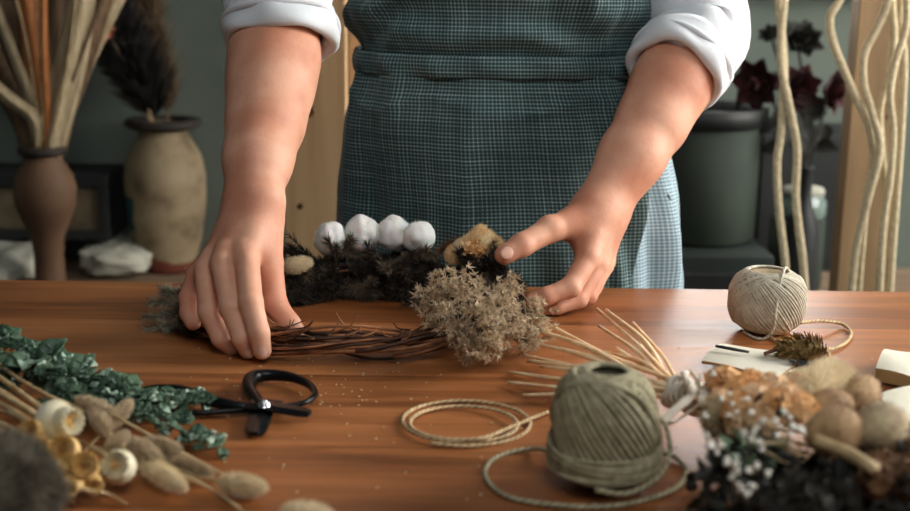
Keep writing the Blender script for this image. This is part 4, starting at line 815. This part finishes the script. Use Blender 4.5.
# the big grey-green ball
bc = az(603, 482, TZ); bc[2] = TZ
ball_ = thing('twine_ball', 'upright ball of coarse grey green twine with loose loops in front', 'twine ball', bc)
c = bc + (0, 0, 0.0435); rb, hb = 0.0360, 0.081
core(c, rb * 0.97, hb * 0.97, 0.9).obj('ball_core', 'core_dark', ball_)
mb = MB(); winding(c, rb, hb, 40, 1.12, 0.0016, mb, az0=2.6, grow=0.0, seed=3, top=0.92, jit=0.01, e=3.2); winding(c, rb * 1.035, hb * 1.02, 20, 0.95, 0.0019, mb, az0=-1.25, turns=0.42, grow=0.02, seed=8, top=0.92, jit=0.012, e=3.2); mb.obj('diagonal_winding', 'jute', ball_)
mb = MB(); rnd = random.Random(5)
for k in range(26):
    t = k / 26; zz = -0.62 + 0.33 * (k % 7) / 7; tx, ty = rnd.uniform(-0.10, 0.10), rnd.uniform(-0.10, 0.10) + 0.05
    rr = rb * (1.06 + 0.05 * rnd.random()); G = []
    for a in np.arange(56) * 2 * PI / 56: G.append(c + (rr * math.cos(a), rr * math.sin(a), zz * hb / 2 + rr * (math.cos(a) * tx + math.sin(a) * ty)))
    G = [np.array([g[0], g[1], max(g[2], TZ + 0.002)]) for g in G]; mb.tube(G, 0.0016, 7, closed=True)
mb.obj('belt_winding', 'jute', ball_)
e0 = c + (rb * 1.08, -0.004, -0.018)
twine_path([c + (-rb * 1.02, -0.012, -0.02), G0(540, 449, 0.006), G0(512, 452, 0.002), G0(490, 462, 0.002), G0(486, 478, 0.002), G0(506, 496, 0.002), G0(545, 504, 0.002), G0(600, 507, 0.002), G0(645, 500, 0.002), G0(676, 488, 0.002), G0(686, 472, 0.002), G0(676, 458, 0.003), G0(660, 452, 0.008), e0], 0.0019, 'jute', 'loose_end', ball_)
twine_path([e0 + (-0.01, 0.02, 0.02), c + (rb * 1.12, -0.004, 0.004), c + (rb * 1.2, -0.018, -0.014), c + (rb * 0.9, -0.034, -0.026), c + (rb * 0.3, -0.044, -0.033), c + (-rb * 0.3, -0.043, -0.031)], 0.0019, 'jute', 'loose_end', ball_)
# the cream ball at the back
bc2 = az(765, 331, TZ); bc2[2] = TZ; bc2[1] -= 0.0
y2 = thing('twine_ball', 'squat ball of cream cotton twine at the back edge of the table', 'twine ball', bc2)
r2, h2_ = 0.0365, 0.064; c2 = bc2 + (0, 0, h2_ / 2 + 0.001)
core(c2, r2 * 0.98, h2_ * 0.98).obj('ball_core', 'pod_grey', y2)
mb = MB(); winding(c2, r2, h2_, 66, 1.0, 0.00135, mb, az0=2.2, grow=0.05, seed=9, jit=0.008); mb.obj('diagonal_winding', 'cotton_twine', y2)
twine_path([c2 + (0.02, 0.0, 0.030), c2 + (0.012, -0.014, 0.036), c2 + (0.004, -0.030, 0.024), c2 + (-0.001, -0.040, 0.0), c2 + (-0.002, -0.040, -0.018), G0(766, 338, 0.003), G0(755, 338, 0.002), G0(744, 331, 0.002), G0(750, 327, 0.002)], 0.0015, 'cotton_twine', 'loose_end', y2)
twine_path([c2 + (0.030, -0.02, -0.018), G0(806, 322, 0.012), G0(822, 321, 0.010), G0(842, 324, 0.004), G0(851, 333, 0.002), G0(845, 343, 0.002), G0(830, 349, 0.003), G0(815, 347, 0.006), G0(795, 344, 0.004), G0(775, 340, 0.002), G0(768, 334, 0.002)], 0.0017, 'tan_twine', 'loose_end', y2)

# ------------------------------------------------------------------ cards, pin and dried bud
def card(name, label, corners, z, th, m='card', edge=None, bend=0.0, cat='card'):
    P = [az(x, y, TZ + z) for x, y in corners]; n = 10; T = []; 
    for i in range(n + 1):
        u = i / n; row = []
        for j in range(n + 1):
            v = j / n; p = P[0] * (1 - u) * (1 - v) + P[1] * u * (1 - v) + P[2] * u * v + P[3] * (1 - u) * v; row.append(p + (0, 0, bend * (4 * u * (1 - u) - 0.5) + 0.0015 * math.sin(3 * u + 4 * v)))
        T.append(row)
    T = np.array(T); B = T - (0, 0, th); cen = T.reshape(-1, 3).mean(0); base = cen.copy(); base[2] = TZ
    t = thing(name, label, cat, base)
    mb = MB().grid(T); mb.obj('top_face', m, t)
    rim = lambda A: np.concatenate([A[:, 0], A[-1, 1:], A[-2::-1, -1], A[0, -2:0:-1]])
    mb = MB().grid(np.array([rim(T), rim(T) * 0.5 + rim(B) * 0.5 + (rim(T) - cen) * (0.004, 0.004, 0), rim(B)]), cv=True); mb.grid(B); mb.obj('edge', edge or m, t); return t
card('card', 'ivory card curling on the table in front of the cream twine ball', [(702, 359), (724, 342), (812, 352), (776, 377)], 0.009, 0.003, edge='kraft', bend=0.003)
card('card', 'thick ivory card at the right edge, behind the other one', [(876, 366), (886, 347), (935, 350), (930, 380)], 0.016, 0.012, edge='kraft', bend=0.004)
card('card', 'thin ivory card at the right edge in front, nearest the bouquet', [(877, 393), (940, 384), (950, 424), (897, 419)], 0.014, 0.004, bend=0.002)
o = MB().tube([az(716, 346, TZ + 0.016), az(732, 349, TZ + 0.016), az(749, 352, TZ + 0.015)], [0.0022, 0.0026, 0.0018], 8, flat=0.6).obj('wooden_pin', 'dark_stem', loc=az(732, 349, TZ + 0.013)); tag(o, 'dark slim pin lying on the ivory card', 'pin')
a = az(776, 350, TZ + 0.016); b = az(826, 352, TZ + 0.015); bud = thing('dried_bud', 'mossy brown dried bud lying across the ivory card', 'dried flower', (a + b) / 2 - (0, 0, 0.012))
mb = MB().egg(a + (0.006, 0, 0), b, 0.0115, 14, 9); B, N = egg_surface(a + (0.006, 0, 0), b, 0.0115, 220)
for p, q in zip(B, N): mb.leaf(p, q + nv(b - a) * -1.1, q, 0.0095, 0.0048, -0.3, 0.3, 3)
mb.obj('bud', 'moss', bud); MB().tube(spline([a + (0.008, 0, 0), a, az(764, 354, TZ + 0.012)], 4), 0.0018, 6).obj('stem', 'twig', bud)
mb = MB()
for i in range(5): mb.leaf(az(790 + 7 * i, 360, TZ + 0.012), (random.uniform(-0.3, 0.3), -1, 0.1), (0, 0, 1), 0.012, 0.006, 0.3, 0.2, 4)
mb.obj('bracts', 'dark_leaf', bud)
o = twine_path([az(806, 352, TZ + 0.012), az(826, 352, TZ + 0.016), az(829, 360, TZ + 0.014), az(822, 372, TZ + 0.012), az(812, 381, TZ + 0.012)], 0.0016, 'tan_twine', 'twine_offcut', loc=az(820, 366, TZ + 0.01)); tag(o, 'short tan twine end curling down in front of the mossy bud', 'twine')
c = az(797, 372, TZ + 0.013); o = MB().tube([c + (0.0075 * math.cos(t), 0.0075 * math.sin(t), 0.001 * math.sin(2 * t)) for t in np.arange(24) * 2 * PI / 24], 0.0012, 7, closed=True).obj('wire_ring', 'steel', loc=c); tag(o, 'tiny silvery wire ring in front of the mossy bud', 'ring')
o = MB().leaf(az(803, 366, TZ + 0.013), (1, -0.3, 0.05), (0, 0, 1), 0.018, 0.006, 0.2, 0.3).obj('eucalyptus_sprig', 'leaf', loc=az(803, 366, TZ + 0.013)); tag(o, 'small blue green leaf beside the wire ring', 'leaf')
sm = o.modifiers.new('t', 'SOLIDIFY'); sm.thickness = 0.0008

# ------------------------------------------------------------------ bouquet on the right
KT = az(686, 396, 0.882)
bq = thing('dried_bouquet', 'tied bouquet of orange blossoms, tan pods and straw stems at lower right', 'bouquet', (KT[0] + 0.05, KT[1] - 0.05, TZ))
ends = [(597, 309, .862), (606, 310, .868), (599, 326, .864), (633, 323, .872), (524, 326, .868), (549, 325, .872), (522, 340, .860), (519, 354, .856), (528, 361, .862), (508, 372, .854), (507, 382, .854), (523, 395, .853), (540, 366, .866), (560, 348, .868), (605, 352, .872), (616, 348, .880), (545, 378, .858), (590, 366, .870), (640, 345, .866)]
for i, (x, y, z) in enumerate(ends):
    e = az(x, y, z); m_ = (e * 0.5 + KT * 0.5) + rv(0.002) + (0, 0, 0.002); m_[2] = max(m_[2], 0.856); kk = KT + np.array([0, random.uniform(-0.010, 0.010), random.uniform(-0.008, 0.008)])
    far = kk + nv(az(760, 420, 0.882) - KT) * 0.05
    MB().tube(spline([e, m_, kk, far], 8), [random.uniform(0.0014, 0.0020), random.uniform(0.0018, 0.0025), 0.002, 0.0015], 7).obj('straw_stem', 'straw', bq)
# ivory tie: wraps, knot, bow loop and tails
dirT = nv(az(760, 420, 0.882) - KT); x_, y_ = perp(dirT); mb = MB()
for k in range(7):
    o_ = (k - 3) * 0.0042; mb.tube([KT + dirT * (o_ + 0.0016 * math.sin(a * 3 + k)) + (x_ * math.cos(a) + y_ * math.sin(a)) * (0.0108 + 0.0010 * math.sin(2 * a + k)) for a in np.arange(32) * 2 * PI / 32], 0.0022, 8, closed=True)
mb.obj('tie', 'ribbon', bq)
mb = MB()
def band_(pts, w): mb.tube(spline(pts, 8), [w * 0.8, w, w * 0.9], 10, flat=0.28, up=(0.1, -0.5, 0.8))
band_([az(696, 392, 0.900), az(684, 402, 0.902), az(668, 416, 0.896), az(666, 423, 0.892), az(676, 421, 0.888), az(694, 408, 0.890), az(708, 396, 0.895)], 0.0036)
band_([az(694, 392, 0.900), az(690, 382, 0.902), az(684, 374, 0.900), az(690, 372, 0.896), az(700, 384, 0.896)], 0.0034)
band_([az(700, 394, 0.902), az(716, 386, 0.903), az(730, 380, 0.898), az(736, 385, 0.892)], 0.0042)
band_([az(698, 398, 0.902), az(712, 400, 0.900), az(722, 392, 0.894)], 0.0045)
mb.obj('bow', 'ribbon', bq)
def florets(c, r, n, s, m, name, up=(0, -0.6, 0.8)):
    mb = MB().ball(c, r * 0.6, 10, 6); c = np.asarray(c)
    for i in range(n):
        d = nv(sph(1)[0] + np.array(up) * 0.5); p = c + d * r * random.uniform(0.7, 1.0); x, y = perp(d)
        for k in range(4): a = k * PI / 2 + i; o_ = x * math.cos(a) + y * math.sin(a); mb.leaf(p, o_ + d * 0.45, d, s, s * 0.9, 0.15, 0.25, 3)
    mb.obj(name, m, bq)
for px, py, z, r, m in [(724, 384, .908, .0125, 'orange_fl'), (741, 392, .912, .011, 'orange_fl'), (752, 384, .905, .010, 'orange_fl'), (757, 402, .915, .012, 'peach_fl'), (772, 390, .912, .0115, 'peach_fl'), (786, 402, .918, .0125, 'peach_fl'), (776, 408, .918, .012, 'orange_fl'),
                        (800, 412, .915, .0115, 'orange_fl'), (798, 390, .908, .010, 'peach_fl'), (740, 410, .912, .012, 'orange_fl'), (722, 406, .905, .011, 'peach_fl'), (762, 420, .912, .011, 'peach_fl'), (742, 424, .905, .010, 'peach_fl')]:
    florets(az(px, py, z), r, 46, 0.0062, m, 'blossom_cluster')
c = az(718, 416, 0.902); fuzzy_egg(c + (-0.004, 0.0, 0.012), c + (0.004, 0, -0.014), 0.014, 700, 0.005, 0.001).obj('dried_globe_bloom', 'pod_grey', bq)
for (x1, y1, x2, y2_, z, r, m, ln) in [(800, 398, 846, 374, .910, .0135, 'bunny', 0.008), (812, 388, 832, 368, .900, .011, 'bunny', 0.008), (786, 388, 812, 378, .900, .0085, 'bunny', 0.006)]:
    fuzzy_egg(az(x1, y1, z), az(x2, y2_, z + 0.004), r, 2400, ln, 0.0007, 0.5).obj('bunny_tail', m, bq)
for (x1, y1, x2, y2_, z, r, m) in [(808, 412, 850, 402, .912, .0125, 'pod'), (848, 402, 872, 386, .905, .0135, 'pod'), (812, 438, 858, 426, .918, .0165, 'pod'), (862, 436, 898, 420, .918, .0165, 'pod_grey'), (838, 398, 862, 380, .898, .011, 'pod_grey'), (824, 420, 850, 414, .905, .011, 'pod')]:
    a, b = az(x1, y1, z), az(x2, y2_, z); k = len(bq.children)
    mb = MB().egg(a, b, r, 20, 11, fn=lambda t, q: 1 + 0.05 * np.sin(q * 6) * math.sin(PI * t)); B, N = egg_surface(a, b, r * 0.97, 700); mb.blades(B, N + nv(b - a) * 0.8, 0.003, 0.0006); mb.obj('seed_pod', m, bq)
a, b = az(816, 441, .922), az(876, 470, .918); MB().tube(spline([a, (a + b) / 2 + (0, 0, 0.002), b], 6), [0.0042, 0.0036, 0.0044, 0.0038], 10).obj('cut_stick', 'stem_beige', bq)
a, b = az(742, 440, .900), az(795, 462, .898); MB().tube(spline([a, b], 5), [0.004, 0.008, 0.006], 10, flat=0.5).obj('grey_green_leaf', 'pod_grey' if 0 else 'dark_leaf', bq)
for i, (x0_, y0_, z0_, dots) in enumerate([
    (722, 412, .90, [(722, 398), (730, 394), (733, 403), (744, 400), (736, 412), (728, 416)]), (748, 425, .905, [(748, 398), (752, 414), (757, 428), (763, 422), (744, 434), (753, 433)]),
    (775, 430, .91, [(775, 421), (781, 428), (789, 418), (793, 425), (790, 434), (784, 412)]), (716, 440, .895, [(706, 436), (712, 443), (709, 447), (722, 446), (715, 452), (704, 416)]),
    (735, 460, .895, [(724, 462), (728, 460), (736, 464), (737, 470), (750, 469), (757, 466)]), (740, 480, .89, [(733, 478), (738, 484), (742, 490), (748, 494), (753, 486), (767, 474)]), (805, 425, .91, [(799, 428), (803, 430), (776, 436), (758, 442), (762, 448), (750, 440)]),
    (690, 380, .905, [(683, 373), (688, 381), (700, 376), (712, 374)])]):
    mb = MB(); root = az(x0_, y0_, z0_) + (0.01, 0.012, -0.03); root[2] = max(root[2], 0.862)
    for (x, y) in dots:
        for j in range(1):
            c = az(x + random.uniform(-3, 3) * (j + .3), y + random.uniform(-3, 3) * (j + .3), z0_ + 0.022 + 0.003 * random.random()); rr = random.uniform(0.0016, 0.0024)
            for k in range(5): mb.ball(c + sph(1)[0] * rr * 0.55, rr * 0.62, 7, 5)
            mb.tube(spline([root, (root + c) / 2 + rv(0.003), c], 4), 0.0005, 4, mi=1)
    mb.obj('gypsophila_sprig', ['baby', 'stem_beige'], bq)
for k in range(86):                       # dark dried foliage at the front of the bunch
    x = random.uniform(712, 925); lo = 446 if x < 800 else 452 + (x - 800) * 0.06; y = random.uniform(lo, 540); z = random.uniform(.866, .898); b = az(x, y, z); mb = MB(); d = nv(rv() + (0.4, -0.7, 0.25)); p2 = b + d * 0.035; pts = spline([b - d * 0.02, b + rv(0.003), p2], 5); pts = [np.array([p[0], p[1], max(p[2], TZ + 0.003)]) for p in pts]
    mb.tube(pts, [0.0012, 0.0006], 5)
    for j in range(26):
        p = pts[random.randrange(len(pts))]; dd = nv(rv() + d * 0.7); 
        if p[2] + dd[2] * 0.014 < TZ + 0.002: dd[2] = abs(dd[2])
        mb.leaf(p, dd, rv(), random.uniform(0.008, 0.017), random.uniform(0.004, 0.008), 0.2, 0.3, 4)
    mb.obj('dark_leaf_sprig', 'dark_leaf', bq)
for k in range(14): florets(az(random.uniform(868, 925), random.uniform(436, 482), random.uniform(.895, .915)), 0.011, 34, 0.0055, 'brown_fl', 'brown_floret_cluster')
for (x, y) in [(738, 442), (750, 452), (730, 452), (768, 438), (744, 466), (772, 452), (758, 460)]:
    c = az(x, y, .898); mb = MB()
    for j in range(7): mb.leaf(c, nv(rv() + (0, -0.4, 0.3)), (0, -0.3, 1), 0.014, 0.009, 0.25, 0.3, 5)
    mb.obj('grey_green_leaf', 'pod_grey' if y == 438 else 'leaf_stem', bq)
mb = MB()
for k in range(24):
    b = KT + dirT * 0.01 + rv(0.005); b[2] = max(b[2], TZ + 0.004); e = az(random.uniform(730, 900), random.uniform(395, 490), .880); mb.tube(spline([b, (b + e) / 2 + rv(0.003), e], 5), [0.0017, 0.001], 6)
mb.obj('stem_bundle', 'stem_beige', bq)

# ------------------------------------------------------------------ loose stems on the left
def leaf_branch(pts, zs, n, s, label, seed, name='leafy_branch'):
    rnd = random.Random(seed); P = spline([az(x, y, z) for (x, y), z in zip(pts, zs)], 10); P = np.array(P); t = thing(name, label, 'leafy stem', (P[0][0], P[0][1], TZ), None)
    MB().tube(P, [0.0022, 0.0010], 7).obj('stem', 'leaf_stem', t); mb = MB()
    for k in range(n):
        u = (k + rnd.random()) / n; i = min(int(u * (len(P) - 1)), len(P) - 2); p = P[i]; T = nv(P[i + 1] - P[i]); sd = nv(np.cross(T, (0, 0, 1))) * (1 if k % 2 else -1); a = rnd.uniform(-0.2, 1.0)
        d = nv(sd * 1.0 + T * rnd.uniform(0.1, 0.9) + np.array([0, 0, a])); L = s * rnd.uniform(0.75, 1.2) * (1 - 0.35 * u)
        up = nv(np.array([rnd.uniform(-0.5, 0.5), rnd.uniform(-0.9, 0.1), 1.0])); q0 = p + d * 0.004
        # a lobed leaf: central blade plus pairs of side lobes, pale rolled margin
        mb.leaf(q0, d, up, L, L * 0.62, rnd.uniform(-0.1, 0.4), rnd.uniform(0.2, 0.7), 6, mi=0, wave=0.05)
        s2 = np.cross(d, up); s2 = nv(s2)
        for f in (0.3, 0.55):
            for g in (-1, 1): mb.leaf(q0 + d * L * f * 0.9, d * 0.7 + s2 * g, up, L * 0.42, L * 0.34, 0.25, 0.6, 4, mi=1 if rnd.random() < 0.22 else 0)
    o = mb.obj('leaves', ['leaf', 'leaf_pale'], t); md = o.modifiers.new('thickness', 'SOLIDIFY'); md.thickness = 0.0007; return t
leaf_branch([(-70, 345), (0, 352), (50, 372), (100, 392), (150, 404)], [.878, .880, .878, .872, .866], 84, 0.030, 'largest grey green leafy branch running in from the left edge', 1)
leaf_branch([(-60, 372), (0, 375), (60, 386), (110, 398), (165, 404), (205, 402)], [.864, .864, .864, .864, .862, .858], 78, 0.022, 'slim grey green branch whose tip overlaps the scissors handle', 2)
leaf_branch([(40, 400), (100, 408), (150, 420), (184, 430)], [.862, .862, .860, .858], 38, 0.020, 'short grey green branch under the taupe bunny tails', 3)
leaf_branch([(176, 440), (198, 440), (222, 446)], [.856, .859, .856], 16, 0.018, 'small dark green leaf sprig lying alone right of the bunny tails', 4, 'leaf_sprig')
def stalk(p, m='stem_beige', r=(0.0022, 0.0016), label='', cat='stem', name='dried_grass', group=None):
    P = [az(x, y, z) for x, y, z in p]; o = MB().tube(spline(P, 7), list(r), 8).obj(name, m, loc=(P[0][0], P[0][1], TZ)); return tag(o, label, cat, group)
for p, r in [([(-40, 350, .885), (20, 392, .884), (66, 428, .878)], .0022), ([(-40, 368, .888), (10, 398, .886), (60, 432, .880)], .0030), ([(-40, 384, .884), (15, 412, .884), (50, 438, .876)], .0024), ([(-40, 408, .880), (10, 428, .880), (62, 462, .874)], .0024), ([(-40, 398, .874), (20, 420, .874), (70, 462, .868)], .0020), ([(-40, 334, .878), (30, 386, .880), (100, 416, .874)], .0018)]:
    stalk([(x, y, z) for x, y, z in p], r=(r, r * 0.8), label='pale beige stalk of the flowers lying in from the left edge', group='stalks at the left edge')
def strawflower(c, ax, r, open_, m, label, group=None, stem_to=None):
    c = np.asarray(c, float); ax = nv(ax); x, y = perp(ax); base = c - ax * r * 0.9; t = thing('strawflower', label, 'dried flower', (c[0], c[1], max(TZ, c[2] - r)), group); mb = MB().egg(base, c + ax * r * 0.25, r * 0.68, 14, 8)
    for ring in range(5):
        f = ring / 4; n = 13 - ring
        for i in range(n):
            a = 2 * PI * i / n + ring * 0.37; o_ = x * math.cos(a) + y * math.sin(a); b = base + ax * r * 0.12 * ring + o_ * r * (0.35 - 0.04 * ring); up = -o_ * (1.0) + ax * 0.25
            out = open_ * (1.0 - 0.75 * f) + 0.15; mb.leaf(b, ax * (1.0 - 0.25 * (1 - f) * open_) + o_ * out, up, r * (1.55 - 0.18 * ring), r * 0.66, -0.22 + 0.08 * f, 0.40, 6, wave=0.02)
    o = mb.obj('petals', m, t); md = o.modifiers.new('thickness', 'SOLIDIFY'); md.thickness = 0.0005
    mb = MB().egg(c - ax * r * 0.25, c + ax * r * 0.15, r * 0.34, 12, 6); B = c + ax * r * 0.1 + (RNG.normal(size=(120, 3)) * r * 0.13); mb.blades(B, np.repeat([ax], 120, 0) + RNG.normal(size=(120, 3)) * 0.3, r * 0.35, r * 0.05); mb.obj('flower_centre', 'fl_centre' if m != 'white_petal' else 'yellow_petal', t)
    if stem_to is not None: s = np.asarray(stem_to, float); MB().tube(spline([base, (base + s) / 2 + (0, 0, 0.002), s], 6), [0.0018, 0.0022], 7).obj('stem', 'stem_beige', t)
    return t
strawflower(az(62, 421, .893), (0.75, -0.45, 0.15), 0.0225, 0.10, 'white_petal', 'large white strawflower at the back, turned to the right on beige stalks', stem_to=az(-20, 385, .884))
strawflower(az(117, 466, .872), (0.1, -0.9, 0.5), 0.0185, 0.16, 'white_petal', 'round cream strawflower facing the camera, nearest the bunny tails', stem_to=az(92, 448, .866))
for (x, y, z, ax, r, lab) in [(34, 432, .888, (-0.2, -0.8, 0.4), .0115, 'small yellow strawflower leftmost, beside the large white one'), (64, 450, .886, (0.1, -0.9, 0.5), .0125, 'yellow strawflower with open brown centre in front of the large white one'), (84, 466, .880, (0.3, -0.8, 0.5), .0125, 'golden strawflower just left of the round cream one'),
                              (93, 483, .866, (0.4, -0.8, -0.1), .0085, 'small golden strawflower lowest, under the round cream one'), (72, 484, .870, (-0.1, -0.9, 0.0), .0085, 'pale yellow strawflower low beside the fuzzy grey bloom'), (46, 452, .880, (-0.3, -0.7, 0.6), .011, 'orange yellow strawflower half hidden by its neighbours'), (56, 470, .876, (-0.2, -0.8, 0.3), .0095, 'yellow bud shaped strawflower touching the fuzzy grey bloom')]:
    strawflower(az(x, y, z), ax, r * 1.22, 0.22, 'yellow_petal', lab, 'yellow strawflowers', stem_to=az(x - 26, y - 20, z - 0.004))
def bunny(a, b, r, m, label, stem, n=2200, ln=0.0055):
    a, b = az(*a), az(*b); t = thing('bunny_tail_grass', label, 'dried grass', ((a + b)[0] / 2, (a + b)[1] / 2, TZ), 'loose bunny tail grasses'); fuzzy_egg(a, b, r * (0.82 if m == 'bunny' else 0.62), n, ln * 0.75, 0.0006, 0.8, core=0.82).obj('seed_head', m, t)
    MB().tube(spline([a + (b - a) * 0.1] + [az(*s) for s in stem], 6), [0.0013, 0.0010], 6).obj('stem', 'stem_beige', t)
bunny((112, 414, .878), (78, 400, .880), .0085, 'bunny_grey', 'taupe bunny tail pointing left above the round cream strawflower', [(140, 430, .872), (190, 458, .860)])
bunny((108, 432, .874), (92, 408, .878), .0085, 'bunny_grey', 'taupe bunny tail standing between the white strawflower and leaves', [(125, 450, .866), (150, 470, .858)])
bunny((112, 424, .872), (130, 402, .876), .0075, 'bunny_grey', 'taupe bunny tail pointing up right into the leaves', [(96, 440, .868), (80, 456, .862)])
bunny((108, 452, .866), (126, 434, .870), .0080, 'bunny_grey', 'taupe bunny tail behind the round cream strawflower', [(90, 446, .866), (60, 430, .862)])
bunny((158, 462, .866), (132, 442, .872), .0100, 'bunny_grey', 'greyish bunny tail curving left just right of the round cream strawflower', [(180, 474, .859), (214, 490, .854)])
bunny((142, 462, .862), (184, 488, .860), .0090, 'bunny', 'pale bunny tail pointing to lower right beside the round cream strawflower', [(124, 448, .866), (100, 434, .866)])
bunny((180, 452, .866), (148, 440, .872), .0070, 'bunny_grey', 'slim taupe bunny tail in the middle of the heap', [(200, 462, .858), (226, 476, .854)])
bunny((174, 462, .860), (210, 474, .859), .0070, 'bunny_grey', 'flat taupe bunny tail next to the lone pale one', [(150, 452, .864), (110, 440, .864)])
bunny((220, 482, .860), (264, 488, .859), .0092, 'bunny', 'cream bunny tail lying rightmost and alone on the table', [(200, 476, .857), (160, 464, .862)])
stalk([(150, 452, .862), (190, 476, .856), (222, 496, .853), (256, 522, .853)], r=(.0012, .0010), label='thin beige stem running down right to the bottom edge')
stalk([(56, 474, .880), (80, 488, .868), (108, 494, .856), (126, 504, .853)], r=(.0016, .0008), label='thin forked stem hanging from the fuzzy grey bloom')
stalk([(70, 482, .872), (68, 494, .862), (74, 504, .854)], r=(.0014, .0006), label='short hooked stem below the fuzzy grey bloom')
a, b = az(282, 512, .858), az(330, 514, .858); t = thing('bunny_tail_grass', 'cream bunny tail cut by the bottom edge of the photo', 'dried grass', (*((a + b) / 2)[:2], TZ), 'loose bunny tail grasses'); fuzzy_egg(a, b, 0.008, 900, 0.004, 0.0007).obj('seed_head', 'bunny', t)
# grey fuzzy bloom in the corner
a, b = az(-72, 462, .897), az(40, 526, .884); t = thing('fuzzy_bloom', 'large grey fuzzy seed head filling the bottom left corner', 'dried flower', (*((a + b) / 2)[:2], TZ))
mb = lumpy((a + b) / 2 + (0, 0, -0.004), 0.031, 4.4, 0.2, 26, (1.15, 1.15, 0.9)); cc_ = (a + b) / 2 + (0, 0, -0.004)
s = sph(26000); q = np.array([noise.noise(Vector(v * 1.7 + 4.4)) for v in s]); B = cc_ + s * 0.040 * (0.92 + 0.25 * q)[:, None] * (1.15, 1.15, 0.9); B[:, 2] = np.maximum(B[:, 2], TZ + 0.003)
D = s * 0.9 + RNG.normal(size=s.shape) * 0.35 + np.array([0.4, -0.2, 0.1]); D[:, 2] = np.where(B[:, 2] < TZ + 0.012, np.abs(D[:, 2]), D[:, 2]); mb.blades(B, D, 0.009 * (0.5 + RNG.random(len(s))), 0.0007); mb.obj('seed_head', 'fur', t)
MB().tube(spline([cc_ + (-0.04, 0.02, 0), cc_ + (-0.1, 0.05, -0.02)], 4), 0.004, 8).obj('stem', 'stem_beige', t)
# crumbs on the table
mb = MB(); rnd = random.Random(11)
for k in range(150):
    x, y = (rnd.gauss(320, 60), rnd.gauss(390, 22)) if k < 70 else (rnd.uniform(20, 900), rnd.uniform(340, 505))
    c = az(x, y, TZ + 0.0008); mb.egg(c - (0.0009, 0, 0), c + (0.0009 * rnd.uniform(.5, 1.6), 0.0008 * rnd.uniform(-1, 1), 0.0002), rnd.uniform(0.0003, 0.0008), 6, 4)
tag(mb.obj('crumbs', 'bunny', loc=(0, -0.4, TZ)), 'tiny pale plant crumbs scattered over the tabletop', 'crumbs', kind='stuff')
# ------------------------------------------------------------------ light
sc = bpy.context.scene
w = bpy.data.worlds.new('world'); sc.world = w; w.use_nodes = True; bg = w.node_tree.nodes['Background']; bg.inputs[0].default_value = (0.72, 0.84, 0.86, 1); bg.inputs[1].default_value = 0.085
def area(name, loc, target, size, power, col, sy=None):
    l = bpy.data.lights.new(name, 'AREA'); l.energy = power; l.color = col; l.size = size
    if sy: l.shape = 'RECTANGLE'; l.size_y = sy
    o = bpy.data.objects.new(name, l); C.objects.link(o); o.location = loc; o.rotation_euler = (Vector(target) - Vector(loc)).to_track_quat('-Z', 'Y').to_euler(); return o
def lit(name, c, s):
    q = NT(name); q.b.inputs['Base Color'].default_value = (0.8, 0.85, 0.9, 1); q.b.inputs['Emission Color'].default_value = (*c, 1); q.b.inputs['Emission Strength'].default_value = s; return q.m
M['frame_white'] = mat('window_frame_paint', (200, 198, 190), rough=0.6)
M['pane_side'] = lit('daylight_pane_side', (1.0, 0.965, 0.92), 14.0); M['pane_sheen'] = lit('sheen_pane_back', (1.0, 0.97, 0.94), 13.0)
struct('wall_right', MB().box((1.95, -2.2, 0), (2.05, 1.35, 2.7)), 'wall')
def window(name, axis, at_, u0, u1, z0, z1, pane):
    t = bpy.data.objects.new(name, None); C.objects.link(t); t['kind'] = 'structure'
    P = (lambda d, u, z: (at_ - d, u, z)) if axis == 'x' else (lambda d, u, z: (u, at_ - d, z))
    def bx(nm, d0, d1, a0, a1, b0, b1, m):
        A, B = np.array(P(d0, a0, b0)), np.array(P(d1, a1, b1)); MB().box(np.minimum(A, B), np.maximum(A, B), 0.002).obj(nm, m, t, smooth=False)
    bx('pane', 0.002, 0.012, u0, u1, z0, z1, pane); w_ = 0.04
    bx('frame', 0.0, 0.03, u0 - w_, u0, z0 - w_, z1 + w_, 'frame_white'); bx('frame', 0.0, 0.03, u1, u1 + w_, z0 - w_, z1 + w_, 'frame_white')
    bx('frame', 0.0, 0.03, u0, u1, z1, z1 + w_, 'frame_white'); bx('sill', 0.0, 0.05, u0 - w_, u1 + w_, z0 - w_, z0, 'frame_white')
    bx('mullion', 0.012, 0.025, (u0 + u1) / 2 - 0.012, (u0 + u1) / 2 + 0.012, z0, z1, 'frame_white')
window('window_1', 'x', 1.95, -0.70, 0.98, 1.15, 2.4, 'pane_side')
window('sheen_window', 'y', 1.25, 0.30, 0.86, 1.20, 1.46, 'pane_sheen')  # unseen window, added and sized to lay sheen on the tabletop
area('front_fill', (0.35, -1.5, 2.35), (0.05, -0.3, 0.9), 0.9, 11.5, (0.98, 0.98, 0.98))  # unseen fill light, added to brighten surfaces facing the camera
sc.view_settings.view_transform = 'Standard'; sc.view_settings.look = 'None'; sc.view_settings.gamma = 1; sc.view_settings.exposure = 0.0; sc.view_settings.use_curve_mapping = False
sc.cycles.use_denoising = True; sc.cycles.max_bounces = 6; sc.cycles.transmission_bounces = 6
